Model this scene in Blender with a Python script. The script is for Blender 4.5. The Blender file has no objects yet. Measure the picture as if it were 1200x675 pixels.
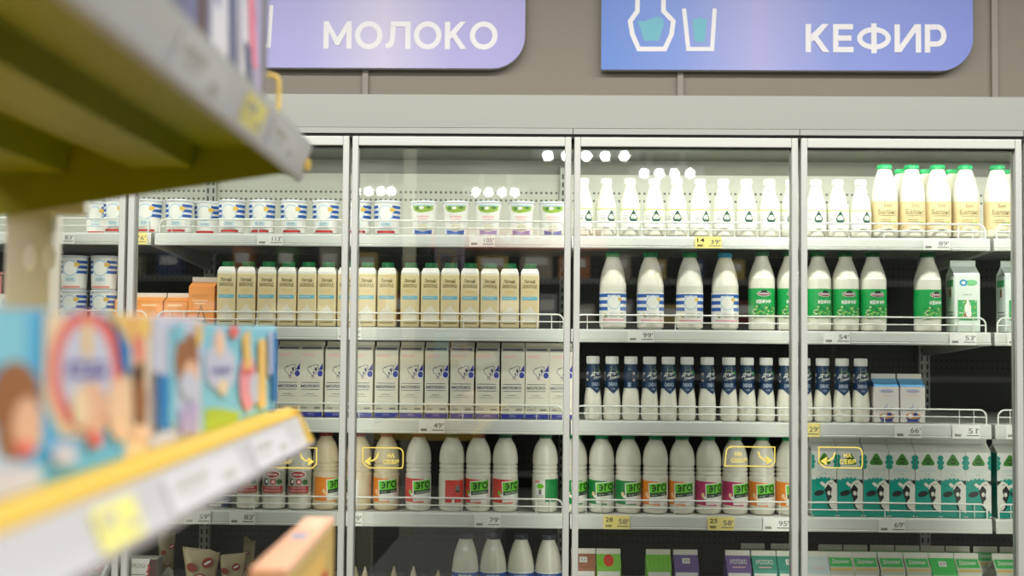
import bpy, bmesh, math, random
from mathutils import Vector, Matrix
random.seed(7)
scene = bpy.context.scene
COL = scene.collection
PI = math.pi

# ------------------------------------------------------------------ camera
F = 1400.0                      # focal length in pixels of a 1200 px wide frame
CAM = Vector((0.0, -3.507, 1.25))
YAW, PITCH, ROLL = math.radians(1.2175), math.radians(2.2786), math.radians(0.4975)
ROT = Matrix.Rotation(YAW, 3, 'Z') @ Matrix.Rotation(PI/2 + PITCH, 3, 'X') @ Matrix.Rotation(ROLL, 3, 'Z')
cd = bpy.data.cameras.new('camera')
cam = bpy.data.objects.new('camera', cd); COL.objects.link(cam)
cam.matrix_world = Matrix.Translation(CAM) @ ROT.to_4x4()
cd.sensor_width = 36.0; cd.lens = 36.0*F/1200.0
cd.clip_start = 0.05; cd.clip_end = 60
cd.dof.use_dof = True; cd.dof.focus_distance = 3.79; cd.dof.aperture_fstop = 2.3
scene.camera = cam

def ray(px, py):
    return ROT @ Vector(((px-600)/F, -(py-337.5)/F, -1.0))
def at(px, py, Y):
    """point of the plane y = Y seen at that place of the photograph"""
    d = ray(px, py); t = (Y - CAM.y)/d.y
    return CAM + d*t

# ------------------------------------------------------------------ materials
def lin(c):
    return tuple(((v/255)/12.92 if v/255 <= .04045 else ((v/255+.055)/1.055)**2.4) for v in c)
MATS = {}
def M(name, rgb=None, rough=.5, metal=0.0, spec=.5, emit=0.0, noise=0.0, alpha=1.0):
    if name in MATS: return MATS[name]
    if rgb is None: raise ValueError('material used before its colour is set: '+name)
    m = bpy.data.materials.new(name); m.use_nodes = True
    nt = m.node_tree; b = nt.nodes['Principled BSDF']
    c = lin(rgb)
    b.inputs['Base Color'].default_value = (*c, 1)
    b.inputs['Roughness'].default_value = rough
    b.inputs['Metallic'].default_value = metal
    b.inputs['Specular IOR Level'].default_value = spec
    if alpha < 1: b.inputs['Alpha'].default_value = alpha
    if emit:
        b.inputs['Emission Color'].default_value = (*c, 1); b.inputs['Emission Strength'].default_value = emit
    if noise:
        tc = nt.nodes.new('ShaderNodeTexCoord'); n = nt.nodes.new('ShaderNodeTexNoise')
        n.inputs['Scale'].default_value = 22; n.inputs['Detail'].default_value = 4
        mr = nt.nodes.new('ShaderNodeMapRange'); mr.inputs['To Min'].default_value = 1-noise; mr.inputs['To Max'].default_value = 1+noise
        mx = nt.nodes.new('ShaderNodeVectorMath'); mx.operation = 'SCALE'; mx.inputs[0].default_value = c
        nt.links.new(tc.outputs['Object'], n.inputs['Vector']); nt.links.new(n.outputs['Fac'], mr.inputs['Value'])
        nt.links.new(mr.outputs['Result'], mx.inputs['Scale']); nt.links.new(mx.outputs[0], b.inputs['Base Color'])
    MATS[name] = m
    return m

def glass_mat():
    m = bpy.data.materials.new('door_glass'); m.use_nodes = True
    nt = m.node_tree; nt.nodes.clear()
    out = nt.nodes.new('ShaderNodeOutputMaterial'); mix = nt.nodes.new('ShaderNodeMixShader')
    tr = nt.nodes.new('ShaderNodeBsdfTransparent'); tr.inputs['Color'].default_value = (.95,.97,.955,1)
    gl = nt.nodes.new('ShaderNodeBsdfGlossy'); gl.inputs['Roughness'].default_value = .012
    gl.inputs['Color'].default_value = (1,1,1,1)
    fr = nt.nodes.new('ShaderNodeFresnel'); fr.inputs['IOR'].default_value = 1.62
    nt.links.new(fr.outputs[0], mix.inputs[0]); nt.links.new(tr.outputs[0], mix.inputs[1]); nt.links.new(gl.outputs[0], mix.inputs[2])
    nt.links.new(mix.outputs[0], out.inputs['Surface'])
    return m
GLASS = glass_mat()

def math_node(nt, op, a, b=None):
    n = nt.nodes.new('ShaderNodeMath'); n.operation = op
    for i, v in enumerate((a, b)):
        if v is None: continue
        if isinstance(v, (int, float)): n.inputs[i].default_value = v
        else: nt.links.new(v, n.inputs[i])
    return n.outputs[0]

def perforated(name, rgb, dot, rows):
    """sheet metal with rows of punched holes at the given heights (object space z)"""
    m = bpy.data.materials.new(name); m.use_nodes = True
    nt = m.node_tree; b = nt.nodes['Principled BSDF']
    b.inputs['Roughness'].default_value = .45
    tc = nt.nodes.new('ShaderNodeTexCoord'); sx = nt.nodes.new('ShaderNodeSeparateXYZ')
    nt.links.new(tc.outputs['Object'], sx.inputs[0])
    fx = math_node(nt, 'FRACT', math_node(nt, 'DIVIDE', sx.outputs['X'], .0187))
    fx = math_node(nt, 'MULTIPLY', math_node(nt, 'SUBTRACT', fx, .5), .0187)
    fx2 = math_node(nt, 'MULTIPLY', fx, fx)
    tot = None
    for z in rows:
        dz = math_node(nt, 'SUBTRACT', sx.outputs['Z'], z)
        d2 = math_node(nt, 'ADD', fx2, math_node(nt, 'MULTIPLY', dz, dz))
        k = math_node(nt, 'LESS_THAN', d2, .0045**2)
        tot = k if tot is None else math_node(nt, 'MAXIMUM', tot, k)
    mx = nt.nodes.new('ShaderNodeMix'); mx.data_type = 'RGBA'
    mx.inputs['A'].default_value = (*lin(rgb), 1); mx.inputs['B'].default_value = (*lin(dot), 1)
    nt.links.new(tot, mx.inputs['Factor']); nt.links.new(mx.outputs['Result'], b.inputs['Base Color'])
    return m

def gradient_mat(name, stops, ax='X', lo=0.0, hi=1.0):
    m = bpy.data.materials.new(name); m.use_nodes = True
    nt = m.node_tree; b = nt.nodes['Principled BSDF']; b.inputs['Roughness'].default_value = .45
    tc = nt.nodes.new('ShaderNodeTexCoord'); sx = nt.nodes.new('ShaderNodeSeparateXYZ')
    nt.links.new(tc.outputs['Object'], sx.inputs[0])
    mr = nt.nodes.new('ShaderNodeMapRange'); mr.inputs['From Min'].default_value = lo; mr.inputs['From Max'].default_value = hi
    nt.links.new(sx.outputs[ax], mr.inputs['Value'])
    cr = nt.nodes.new('ShaderNodeValToRGB')
    while len(cr.color_ramp.elements) < len(stops): cr.color_ramp.elements.new(.5)
    for e, (p, c) in zip(cr.color_ramp.elements, stops):
        e.position = p; e.color = (*lin(c), 1)
    nt.links.new(mr.outputs['Result'], cr.inputs['Fac']); nt.links.new(cr.outputs['Color'], b.inputs['Base Color'])
    return m

# ------------------------------------------------------------------ text
_tc = {}
def text_polys(s, bold=0.0):
    k = (s, bold)
    if k in _tc: return _tc[k]
    c = bpy.data.curves.new('t', 'FONT'); c.body = s; c.size = 1.0; c.offset = bold; c.resolution_u = 3
    o = bpy.data.objects.new('t', c); COL.objects.link(o)
    dg = bpy.context.evaluated_depsgraph_get(); dg.update()
    me = o.evaluated_get(dg).to_mesh()
    vs = [(v.co.x, v.co.y) for v in me.vertices]; fs = [tuple(p.vertices) for p in me.polygons]
    o.evaluated_get(dg).to_mesh_clear()
    bpy.data.objects.remove(o); bpy.data.curves.remove(c)
    if vs:
        x0 = min(v[0] for v in vs); x1 = max(v[0] for v in vs); y0 = min(v[1] for v in vs); y1 = max(v[1] for v in vs)
        vs = [((x-x0)/max(x1-x0,1e-6), (y-y0)/max(y1-y0,1e-6)) for x, y in vs]
        asp = (x1-x0)/max(y1-y0,1e-6)
    else: asp = 1
    _tc[k] = (vs, fs, asp)
    return _tc[k]

# ------------------------------------------------------------------ mesh builder
class MB:
    def __init__(s): s.v = []; s.f = []; s.m = []; s.mats = []; s.sm = []
    def mi(s, m):
        if m not in s.mats: s.mats.append(m)
        return s.mats.index(m)
    def add(s, vs, fs, m, smooth=False):
        b = len(s.v); s.v.extend([tuple(v) for v in vs]); k = s.mi(m)
        for f in fs:
            s.f.append(tuple(b+i for i in f)); s.m.append(k); s.sm.append(smooth)
        return s
    def box(s, x0,x1,y0,y1,z0,z1, m):
        v = [(x0,y0,z0),(x1,y0,z0),(x1,y1,z0),(x0,y1,z0),(x0,y0,z1),(x1,y0,z1),(x1,y1,z1),(x0,y1,z1)]
        return s.add(v, [(0,3,2,1),(4,5,6,7),(0,1,5,4),(1,2,6,5),(2,3,7,6),(3,0,4,7)], m)
    def bbox(s, x0,x1,y0,y1,z0,z1, m, bv=.003, seg=2):
        bm = bmesh.new(); bmesh.ops.create_cube(bm, size=1)
        for v in bm.verts: v.co = Vector(((x0+x1)/2+v.co.x*(x1-x0),(y0+y1)/2+v.co.y*(y1-y0),(z0+z1)/2+v.co.z*(z1-z0)))
        bmesh.ops.bevel(bm, geom=bm.edges[:], offset=bv, segments=seg, profile=.5, affect='EDGES')
        bm.verts.index_update()
        s.add([v.co for v in bm.verts], [[q.index for q in f.verts] for f in bm.faces], m); bm.free(); return s
    def lathe(s, prof, m, n=36, cx=0, cy=0, smooth=True, capb=True, capt=True):
        vs = []; fs = []
        for (r, z) in prof:
            for k in range(n):
                a = 2*PI*k/n; vs.append((cx+r*math.cos(a), cy+r*math.sin(a), z))
        for i in range(len(prof)-1):
            for k in range(n):
                fs.append((i*n+k, i*n+(k+1)%n, (i+1)*n+(k+1)%n, (i+1)*n+k))
        s.add(vs, fs, m, smooth)
        if capb: s.add(vs[:n], [tuple(range(n))[::-1]], m)
        if capt: s.add(vs[-n:], [tuple(range(n))], m)
        return s
    def prism_y(s, pts, y0, y1, m):
        """polygon in x,z extruded along y"""
        n = len(pts)
        v = [(x,y0,z) for x,z in pts]+[(x,y1,z) for x,z in pts]
        ar = sum(pts[i][0]*pts[(i+1)%n][1]-pts[(i+1)%n][0]*pts[i][1] for i in range(n))
        f = [tuple(range(n)), tuple(range(2*n-1,n-1,-1))] + [(i+n,(i+1)%n+n,(i+1)%n,i) for i in range(n)]
        if ar < 0: f = [t[::-1] for t in f]
        return s.add(v, f, m)
    def prism_x(s, pts, x0, x1, m):
        """polygon in y,z extruded along x"""
        n = len(pts)
        v = [(x0,y,z) for y,z in pts]+[(x1,y,z) for y,z in pts]
        ar = sum(pts[i][0]*pts[(i+1)%n][1]-pts[(i+1)%n][0]*pts[i][1] for i in range(n))
        f = [tuple(range(n-1,-1,-1)), tuple(range(n,2*n))] + [(i,(i+1)%n,(i+1)%n+n,i+n) for i in range(n)]
        if ar < 0: f = [t[::-1] for t in f]
        return s.add(v, f, m)
    def tube(s, pts, r, m, n=8, closed=False):
        pts = [Vector(p) for p in pts]; vs = []; fs = []; L = len(pts); up = None
        for i, p in enumerate(pts):
            a = pts[i-1] if (i or closed) else p; b = pts[(i+1)%L] if (i < L-1 or closed) else p
            t = (b-a).normalized()
            if up is None: up = t.orthogonal().normalized()
            up = (up - t*up.dot(t)).normalized(); w = t.cross(up)
            for k in range(n):
                q = 2*PI*k/n; vs.append(p + up*(r*math.cos(q)) + w*(r*math.sin(q)))
        R = L if closed else L-1
        for i in range(R):
            j = (i+1)%L
            for k in range(n): fs.append((i*n+k, i*n+(k+1)%n, j*n+(k+1)%n, j*n+k))
        s.add(vs, fs, m, True)
        if not closed:
            s.add(vs[:n], [tuple(range(n))[::-1]], m); s.add(vs[-n:], [tuple(range(n))], m)
        return s
    # --- flat print on a plane facing -Y (x right, z up)
    def rect(s, x0,x1,z0,z1,y,m): return s.add([(x0,y,z0),(x1,y,z0),(x1,y,z1),(x0,y,z1)], [(0,1,2,3)], m)
    def poly(s, pts, y, m):
        ar = sum(pts[i][0]*pts[(i+1)%len(pts)][1]-pts[(i+1)%len(pts)][0]*pts[i][1] for i in range(len(pts)))
        if ar < 0: pts = pts[::-1]
        from mathutils.geometry import tessellate_polygon
        tris = tessellate_polygon([[Vector((x,z,0)) for x,z in pts]])
        return s.add([(x,y,z) for x,z in pts], [tuple(t) if _ccw(pts,t) else tuple(t)[::-1] for t in tris], m)
    def ell(s, cx,cz,rx,rz,y,m,rot=0,n=24):
        c,sn = math.cos(rot), math.sin(rot)
        p = [(cx+rx*math.cos(2*PI*k/n)*c-rz*math.sin(2*PI*k/n)*sn, cz+rx*math.cos(2*PI*k/n)*sn+rz*math.sin(2*PI*k/n)*c) for k in range(n)]
        return s.add([(x,y,z) for x,z in p], [tuple(range(n))], m)
    def ring(s, cx,cz,rx,rz,w,y,m,n=32,a0=0,a1=2*PI):
        vs=[]; fs=[]; full = abs(a1-a0-2*PI)<1e-6; N = n if full else n+1
        for k in range(N):
            a=a0+(a1-a0)*k/n
            vs += [(cx+(rx-w)*math.cos(a),y,cz+(rz-w)*math.sin(a)),(cx+rx*math.cos(a),y,cz+rz*math.sin(a))]
        for k in range(n):
            i=2*k; j=2*((k+1)%N); fs.append((i,i+1,j+1,j))
        return s.add(vs, fs, m)
    def stroke(s, pts, w, y, m, closed=False):
        """mitred thick polyline on the plane facing -Y"""
        P=[Vector(p) for p in pts]; L=len(P); vs=[]
        for i,p in enumerate(P):
            d1=(p-P[i-1]).normalized() if (i or closed) else None
            d2=(P[(i+1)%L]-p).normalized() if (i<L-1 or closed) else None
            if d1 is None: d1=d2
            if d2 is None: d2=d1
            n1=Vector((-d1.y,d1.x)); n2=Vector((-d2.y,d2.x)); q=(n1+n2)
            q = q.normalized() if q.length>1e-6 else n1
            k=min(2.5,1/max(.2,q.dot(n1)))
            a=p+q*(w/2*k); b=p-q*(w/2*k); vs += [(a.x,y,a.y),(b.x,y,b.y)]
        R = L if closed else L-1
        return s.add(vs, [(2*i+1,2*((i+1)%L)+1,2*((i+1)%L),2*i) for i in range(R)], m)
    def text(s, t, x0,x1,z0,z1,y,m,bold=0.0,shear=0.0,tilt=0.0):
        vs,fs,_ = text_polys(t,bold)
        o=[]
        for x,z in vs:
            X=x0+x*(x1-x0)+shear*z*(z1-z0); Z=z0+z*(z1-z0)+tilt*x*(x1-x0); o.append((X,y,Z))
        return s.add(o, fs, m)
    # --- print wrapped round a cylinder of radius r standing on z (angle 0 faces -Y, positive to the right)
    def wrect(s, r, a0,a1,z0,z1,m,n=None,tilt=0.0):
        n = n or max(2,int((a1-a0)/.14)); vs=[]
        for k in range(n+1):
            a=a0+(a1-a0)*k/n; t=tilt*(a-a0)*r
            vs += [(r*math.sin(a),-r*math.cos(a),z0+t),(r*math.sin(a),-r*math.cos(a),z1+t)]
        return s.add(vs, [(2*k,2*k+2,2*k+3,2*k+1) for k in range(n)], m, True)
    def wband(s, r, z0,z1,m,n=36):
        vs=[]
        for k in range(n):
            a=2*PI*k/n; vs += [(r*math.cos(a),r*math.sin(a),z0),(r*math.cos(a),r*math.sin(a),z1)]
        return s.add(vs, [(2*k,2*((k+1)%n),2*((k+1)%n)+1,2*k+1) for k in range(n)], m, True)
    def wrap(s, other, r, ac=0.0):
        """take flat print (x,y,z) of another builder and wrap it on radius r"""
        other.slice_x(.0045)
        b=len(s.v)
        for (x,y,z) in other.v:
            a=ac+x/r; R=r-y; s.v.append((R*math.sin(a),-R*math.cos(a),z))
        for f,k in zip(other.f, other.m):
            s.f.append(tuple(b+i for i in f)); s.m.append(s.mi(other.mats[k])); s.sm.append(False)
        return s
    def slice_x(s, step):
        """cut wide faces into narrow upright strips so that they can bend"""
        bm=bmesh.new(); vs=[bm.verts.new(v) for v in s.v]; lay=bm.faces.layers.int.new('mi')
        for f,k in zip(s.f,s.m):
            try: q=bm.faces.new([vs[i] for i in f]); q.material_index=k
            except ValueError: pass
        xs=[v[0] for v in s.v]; k=math.ceil(min(xs)/step)
        while k*step<max(xs):
            X=k*step; fs=[f for f in bm.faces if min(v.co.x for v in f.verts)<X-1e-6 and max(v.co.x for v in f.verts)>X+1e-6]
            if fs:
                g=list({e for f in fs for e in f.edges}|{v for f in fs for v in f.verts})+fs
                bmesh.ops.bisect_plane(bm,geom=g,plane_co=(X,0,0),plane_no=(1,0,0),dist=1e-7)
            k+=1
        bm.verts.index_update(); s.v=[tuple(v.co) for v in bm.verts]; s.f=[tuple(v.index for v in f.verts) for f in bm.faces]; s.m=[f.material_index for f in bm.faces]; s.sm=[False]*len(s.f); bm.free()
    def taper(s, r0, r1, z0, z1):
        """scale x,y of all so far so that radius goes r0..r1 between z0 and z1 (built at radius r0)"""
        s.v=[(x*(1+(r1/r0-1)*(z-z0)/(z1-z0)), y*(1+(r1/r0-1)*(z-z0)/(z1-z0)), z) for x,y,z in s.v]; return s
    def mesh(s, name):
        me=bpy.data.meshes.new(name); me.from_pydata(s.v,[],s.f)
        for m in s.mats: me.materials.append(m)
        me.polygons.foreach_set('material_index', s.m); me.polygons.foreach_set('use_smooth', s.sm); me.update(); return me
    def build(s, name, parent=None, loc=(0,0,0), rotz=0):
        o=bpy.data.objects.new(name, s.mesh(name)); COL.objects.link(o); o.location=loc; o.rotation_euler=(0,0,rotz)
        if parent: o.parent=parent
        return o
def _ccw(p,t):
    a,b,c=[p[i] for i in t]; return (b[0]-a[0])*(c[1]-a[1])-(c[0]-a[0])*(b[1]-a[1])>0

def tag(o,label,cat,group=None):
    o['label']=label; o['category']=cat
    if group: o['group']=group
    return o
def empty(name, loc=(0,0,0), rotz=0):
    o=bpy.data.objects.new(name,None); COL.objects.link(o); o.location=loc; o.rotation_euler=(0,0,rotz); o.empty_display_size=.02
    return o
def structure(o): o['kind']='structure'; return o
def copy_tree(o, parent=None):
    c=o.copy(); COL.objects.link(c)
    if parent: c.parent=parent
    for ch in [x for x in KIDS.get(o.name,[])]: copy_tree(ch,c)
    return c
KIDS={}
def index_kids():
    KIDS.clear()
    for o in bpy.data.objects:
        if o.parent: KIDS.setdefault(o.parent.name,[]).append(o)

def smooth_profile(pts, sub=4):
    """Catmull-Rom through (r,z) points"""
    out=[]; P=[pts[0]]+list(pts)+[pts[-1]]
    for i in range(1,len(P)-2):
        for k in range(sub):
            t=k/sub; q=[]
            for d in (0,1):
                a,b,c,e=P[i-1][d],P[i][d],P[i+1][d],P[i+2][d]
                q.append(.5*((2*b)+(-a+c)*t+(2*a-5*b+4*c-e)*t*t+(-a+3*b-3*c+e)*t**3))
            out.append(tuple(q))
    out.append(pts[-1]); return out

# colours used again and again
M('white_print',(238,237,230),.4); M('wall_side',(150,148,142),.7); M('fridge_base',(96,98,98),.5); M('canopy_liner',(96,97,90),.5); M('led_housing',(200,200,200),.5); M('led_diffuser',(255,253,240),.5,emit=3.0); M('fascia_white',(138,140,133),.42); M('pale_blue_print',(176,206,228),.5); M('meadow_green',(150,180,70),.5); M('leaf_green',(84,130,60),.5); M('salmon_print',(232,150,140),.5); M('cup_blue',(70,112,196),.45); M('cup_lilac',(164,140,196),.45); M('white_cap',(240,240,236),.35); M('soft_lime',(206,220,120),.5); M('orange_brown',(214,150,96),.5); M('khaki_print',(118,108,52),.5); M('dark_green_cap',(16,92,48),.4); M('mint_white',(224,234,226),.42); M('pale_green_print',(120,200,130),.5); M('straw_brown',(150,110,60),.5); M('pale_lilac_print',(170,160,200),.5); M('blush_print',(236,206,196),.5); M('pale_navy_text',(190,204,220),.5); M('pale_lime_text',(200,220,190),.5); M('ego_green',(20,136,66),.45); M('barcode_grey',(120,116,112),.5); M('badge_red',(176,36,36),.45); M('cool_white_carton',(222,224,216),.42); M('cow_white',(226,224,214),.45); M('sage_carton',(150,156,140),.5); M('scarlet_print',(196,60,40),.5); M('khaki_film',(150,140,106),.35,noise=.1); M('berry_print',(190,50,44),.5); M('faint_print',(178,178,172),.5); M('honey_print',(232,190,104),.5); M('mauve_print',(164,156,186),.4); M('lamp_body_white',(220,222,228),.4); M('orange_board',(240,130,70),.5); M('orange_pale',(246,170,120),.5); M('shelf_charcoal',(44,44,46),.6)
MILK=M('milk_plastic',(226,223,208),.16); WHITE=M('white_print',(238,237,230),.4); CARD=M('white_carton',(228,226,214),.42)
METAL=M('painted_steel_white',(214,216,210),.38); ALU=M('brushed_aluminium',(182,184,178),.45,metal=.1); DARK=M('black_gasket',(28,28,28),.6)
GREYTXT=M('grey_print',(120,122,118),.5); BLACK=M('black_print',(28,28,30),.5); GREEN=M('green_cap',(0,132,72),.4); NAVY=M('navy_print',(30,62,98),.4)
BLUE=M('blue_print',(40,92,172),.45); YEL=M('yellow_print',(246,226,118),.5); RED=M('red_print',(206,44,40),.45); TEAL=M('teal_print',(0,150,128),.45)
LIME=M('lime_print',(120,205,40),.45); PINK=M('pale_pink_print',(240,190,190),.5); GOLD=M('gold_print',(226,190,92),.5); SKY=M('sky_print',(100,180,214),.45)

# ------------------------------------------------------------------ heights
YS=.245                      # shelf front
YF=.262                      # front of the goods
YB=.92                       # back panel
def zrow(py): return at(600,py,YS).z
Z1,Z2,Z3,Z4=zrow(275.5),zrow(384.5),zrow(491.5),zrow(601.5)
L1,L2,L3,L4=zrow(290),zrow(400),zrow(508.7),zrow(618.5)
Z5=at(600,625,YF+.04).z-.246
ROWZ={1:Z1,2:Z2,3:Z3,4:Z4,5:Z5}
JX=[-1.876,-1.2185,-.5552,.1016,.7663,1.4170,2.074]      # lines between doors
JX=[JX[1]-2*.659]+JX
# JX: 0 left end, 1 .. ; cabinets: A JX0-2, B JX2-4, C JX4-6, D JX6-8
JX.append(JX[7]+.659-.002)
ZTOP=at(600,111.5,0).z; ZFB=at(600,150,0).z; ZDT=at(600,160.5,0).z; ZG=at(600,171.5,0).z
ZC=at(1000,190,YB).z

# ------------------------------------------------------------------ room
rm=MB(); rm.box(-5,6,-12.5,1.2,-.1,0,M('floor_tile',(80,78,74),.3,noise=.06)); structure(rm.build('floor'))
rm=MB(); rm.box(-5,6,-12.5,1.2,3.3,3.4,M('ceiling_paint',(120,120,118),.8)); structure(rm.build('ceiling'))
rm=MB(); rm.box(-5,6,1.0,1.15,0,3.3,M('wall_taupe',(134,127,114),.55,noise=.03)); structure(rm.build('wall_back'))
rm=MB(); rm.box(-5,6,-12.5,-12.4,0,3.3,M('wall_grey',(92,92,90),.7)); structure(rm.build('wall_front'))
rm=MB(); rm.box(-5.1,-5,-12.5,1.2,0,3.3,M('wall_side',(150,148,142),.7)); structure(rm.build('wall_left'))
rm=MB(); rm.box(6,6.1,-12.5,1.2,0,3.3,M('wall_side')); structure(rm.build('wall_right'))
for i,px in enumerate((428.5,797,1165)):
    p=at(px,95,.995); t=MB(); t.box(p.x-.011,p.x+.011,.985,1.0,0.0,3.3,M('wall_joint',(146,139,128),.5)); structure(t.build('trim_%d'%(i+1)))

# ------------------------------------------------------------------ signs
YW=.955
def sign_panel(o, x0,x1,z0,z1,r,m,edge):
    pts=[(x0,z0)]
    for k in range(13):
        a=-PI/2+PI/2*k/12; pts.append((x1-r+r*math.cos(a), z0+r+r*math.sin(a)))
    pts.append((x1,z1))
    for k in range(13):
        a=PI/2+PI/2*k/12; pts.append((x0+r+r*math.cos(a), z1-r+r*math.sin(a)))
    o.prism_y(pts,0,.03,edge)
    o.add([(x,-.0004,z) for x,z in pts],[tuple(range(len(pts)))],m)
    return pts
def glyphs(o, word, x0,x1,z0,z1,y,m,wr=.19):
    """bold geometric Cyrillic capitals drawn with strokes"""
    H=z1-z0; w=H*wr
    adv={'М':1.12,'О':1.10,'Л':.98,'К':.86,'Е':.74,'Ф':1.22,'И':.96,'Р':.78}
    gap=.13; tot=sum(adv[c] for c in word)+gap*(len(word)-1); sx=(x1-x0)/(tot*H); x=x0
    for c in word:
        W=adv[c]*H*sx; X=lambda u: x+u*W
        Z=lambda v: z0+v*H
        h=w/2; hx=h
        L=x+hx; R=x+W-hx; B=z0; T=z1
        cnt=[0]
        def S(*p): cnt[0]+=1; o.stroke(list(p),w,y-.00025*cnt[0],m)
        if c=='М':
            S((L,B),(L,T)); S((R,B),(R,T)); mx=(L+R)/2
            o.poly([(x,T),(x+w*.9,T),(mx,z0+.42*H),(x+W-w*.9,T),(x+W,T),(mx+w*.35,z0+.12*H),(mx-w*.35,z0+.12*H)],y-.002,m)
        elif c=='О': o.ring(x+W/2,(z0+z1)/2,W/2,H/2*1.03,w,y,m)
        elif c=='Л':
            o.stroke([(x+.23*W,T-h),(R,T-h)],w,y-.0015,m); S((R,B),(R,T)); S((x+.31*W,T),(x+.27*W,z0+.38*H),(x+.20*W,z0+.16*H),(x+.0*W,z0+h*.95))
        elif c=='К':
            S((L,B),(L,T)); o.poly([(x+w,z0+.36*H),(x+w,z0+.62*H),(x+W*.70,T),(x+W*.97,T),(x+W*.52,z0+.55*H),(x+W,B),(x+W*.72,B),(x+W*.36,z0+.42*H)],y-.002,m)
        elif c=='Е':
            S((L,B),(L,T)); S((x,B+h),(x+W,B+h)); S((x,T-h),(x+W*.98,T-h)); S((x,z0+.5*H),(x+W*.9,z0+.5*H))
        elif c=='Ф':
            o.ring(x+W/2,(z0+z1)/2,W/2,H*.40,w*.95,y,m); S((x+W/2,B-.03*H),(x+W/2,T+.03*H))
        elif c=='И':
            S((L,B),(L,T)); S((R,B),(R,T)); o.poly([(x,B),(x+w*1.2,B),(x+W,T),(x+W-w*1.2,T)],y-.002,m)
        elif c=='Р':
            S((L,B),(L,T)); S((x,T-h),(x+W*.55,T-h)); S((x,z0+.30*H),(x+W*.55,z0+.30*H))
            rr=(T-(z0+.30*H)+h)/2; o.ring(x+W*.55,T-rr,W*.45,rr,w,y-.002,m,a0=-PI/2,a1=PI/2)
        x+=W+gap*H*sx
SIGNW=M('sign_white',(240,238,240),.5); AQUA=M('sign_aqua',(112,186,204),.5)
def make_sign(px0,px1,pyb,pyt,word,wx0,wx1,wy0,wy1,ixo,iyo,stops,label,name):
    a=at(px0,pyb,YW); b=at(px1,pyb,YW)
    z0=(a.z+b.z)/2; z1=at((px0+px1)/2,pyt,YW).z; ox,oz=a.x,z0; W=b.x-a.x; Hh=z1-z0
    root=empty('store_sign',(ox,YW,oz)); tag(root,label,'sign','category signs above the fridges')
    m=gradient_mat(name,stops,'X',0,W)  # panel colour runs across the width, palest near the middle
    pb=MB(); sign_panel(pb,0,W,0,Hh,.125,m,M('sign_edge',(210,210,220),.5)); pb.build('panel',root)
    cv=lambda px,py: (at(px,py,YW).x-ox, at(px,py,YW).z-oz)
    t=MB(); q0=cv(wx0,wy1); q1=cv(wx1,wy1); q2=cv(wx0,wy0); zb=(q0[1]+q1[1])/2
    glyphs(t,word,q0[0],q1[0],zb,zb+(q2[1]-q0[1]),-.0012,SIGNW); t.build('lettering',root)
    g=MB(); P=lambda *l: [cv(x+ixo,y+iyo) for x,y in l]; u=.00318
    g.stroke(P((741,-20),(747,-14),(747,13),(738.5,25),(741,40),(748.5,57.5),(779,57.5),(787,40),(789,25),(777.5,13),(777.5,-14),(783.5,-20)),5.6*u,-.0012,SIGNW)
    g.poly(P((747,24),(754,25.5),(763,22),(770,20),(777,22),(778,28),(772,48),(755,48)),-.0012,AQUA); g.build('jug_icon',root)
    g=MB(); g.stroke(P((801.5,10),(806.5,57.5),(834.5,57.5),(837.5,10)),5*u,-.0012,SIGNW)
    g.poly(P((811.5,22),(816,23),(820,20),(825,22.5),(828.5,21),(826,49),(814,49)),-.0012,AQUA); g.build('glass_icon',root)
    return root
make_sign(179,615,79.5,-50,'МОЛОКО',379,583,25.5,57.5,-519.5,-4,[(0,(160,158,222)),(.42,(176,174,226)),(.62,(208,202,230)),(.8,(178,174,226)),(1,(168,164,220))],
          'lilac sign reading МОЛОКО in white on the wall above the fridges','lilac_sign_gradient')
make_sign(704.5,1140.5,82.3,-48,'КЕФИР',944,1109,28.5,61.5,0,0,[(0,(96,136,216)),(.2,(122,150,222)),(.42,(172,172,224)),(.65,(132,150,220)),(1,(122,138,216))],
          'blue sign reading КЕФИР in white on the wall above the fridges','blue_sign_gradient')

# ------------------------------------------------------------------ refrigerated cabinets
HOLES=[]
for py in (193,226,235): HOLES.append(at(600,py,YB).z)
for py in (313.5,322.5,331.5,419.5,428.5,534,543,628,636): HOLES.append(at(800,py,YB).z)
SIDE=M('cabinet_liner',(150,152,146),.45)
PANEL_UP=perforated('back_panel_upper',(196,198,186),(84,84,76),HOLES[:3])
PANEL_LO=perforated('back_panel_shaded',(48,51,45),(9,10,9),HOLES[3:])  # lower panels coloured darker to hold the shade between the shelves
STEEL=M('shelf_steel',(206,208,202),.4); RAILW=M('wire_white',(226,228,222),.35)
STICK=M('sticker_yellow',(236,214,100),.5)

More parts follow.
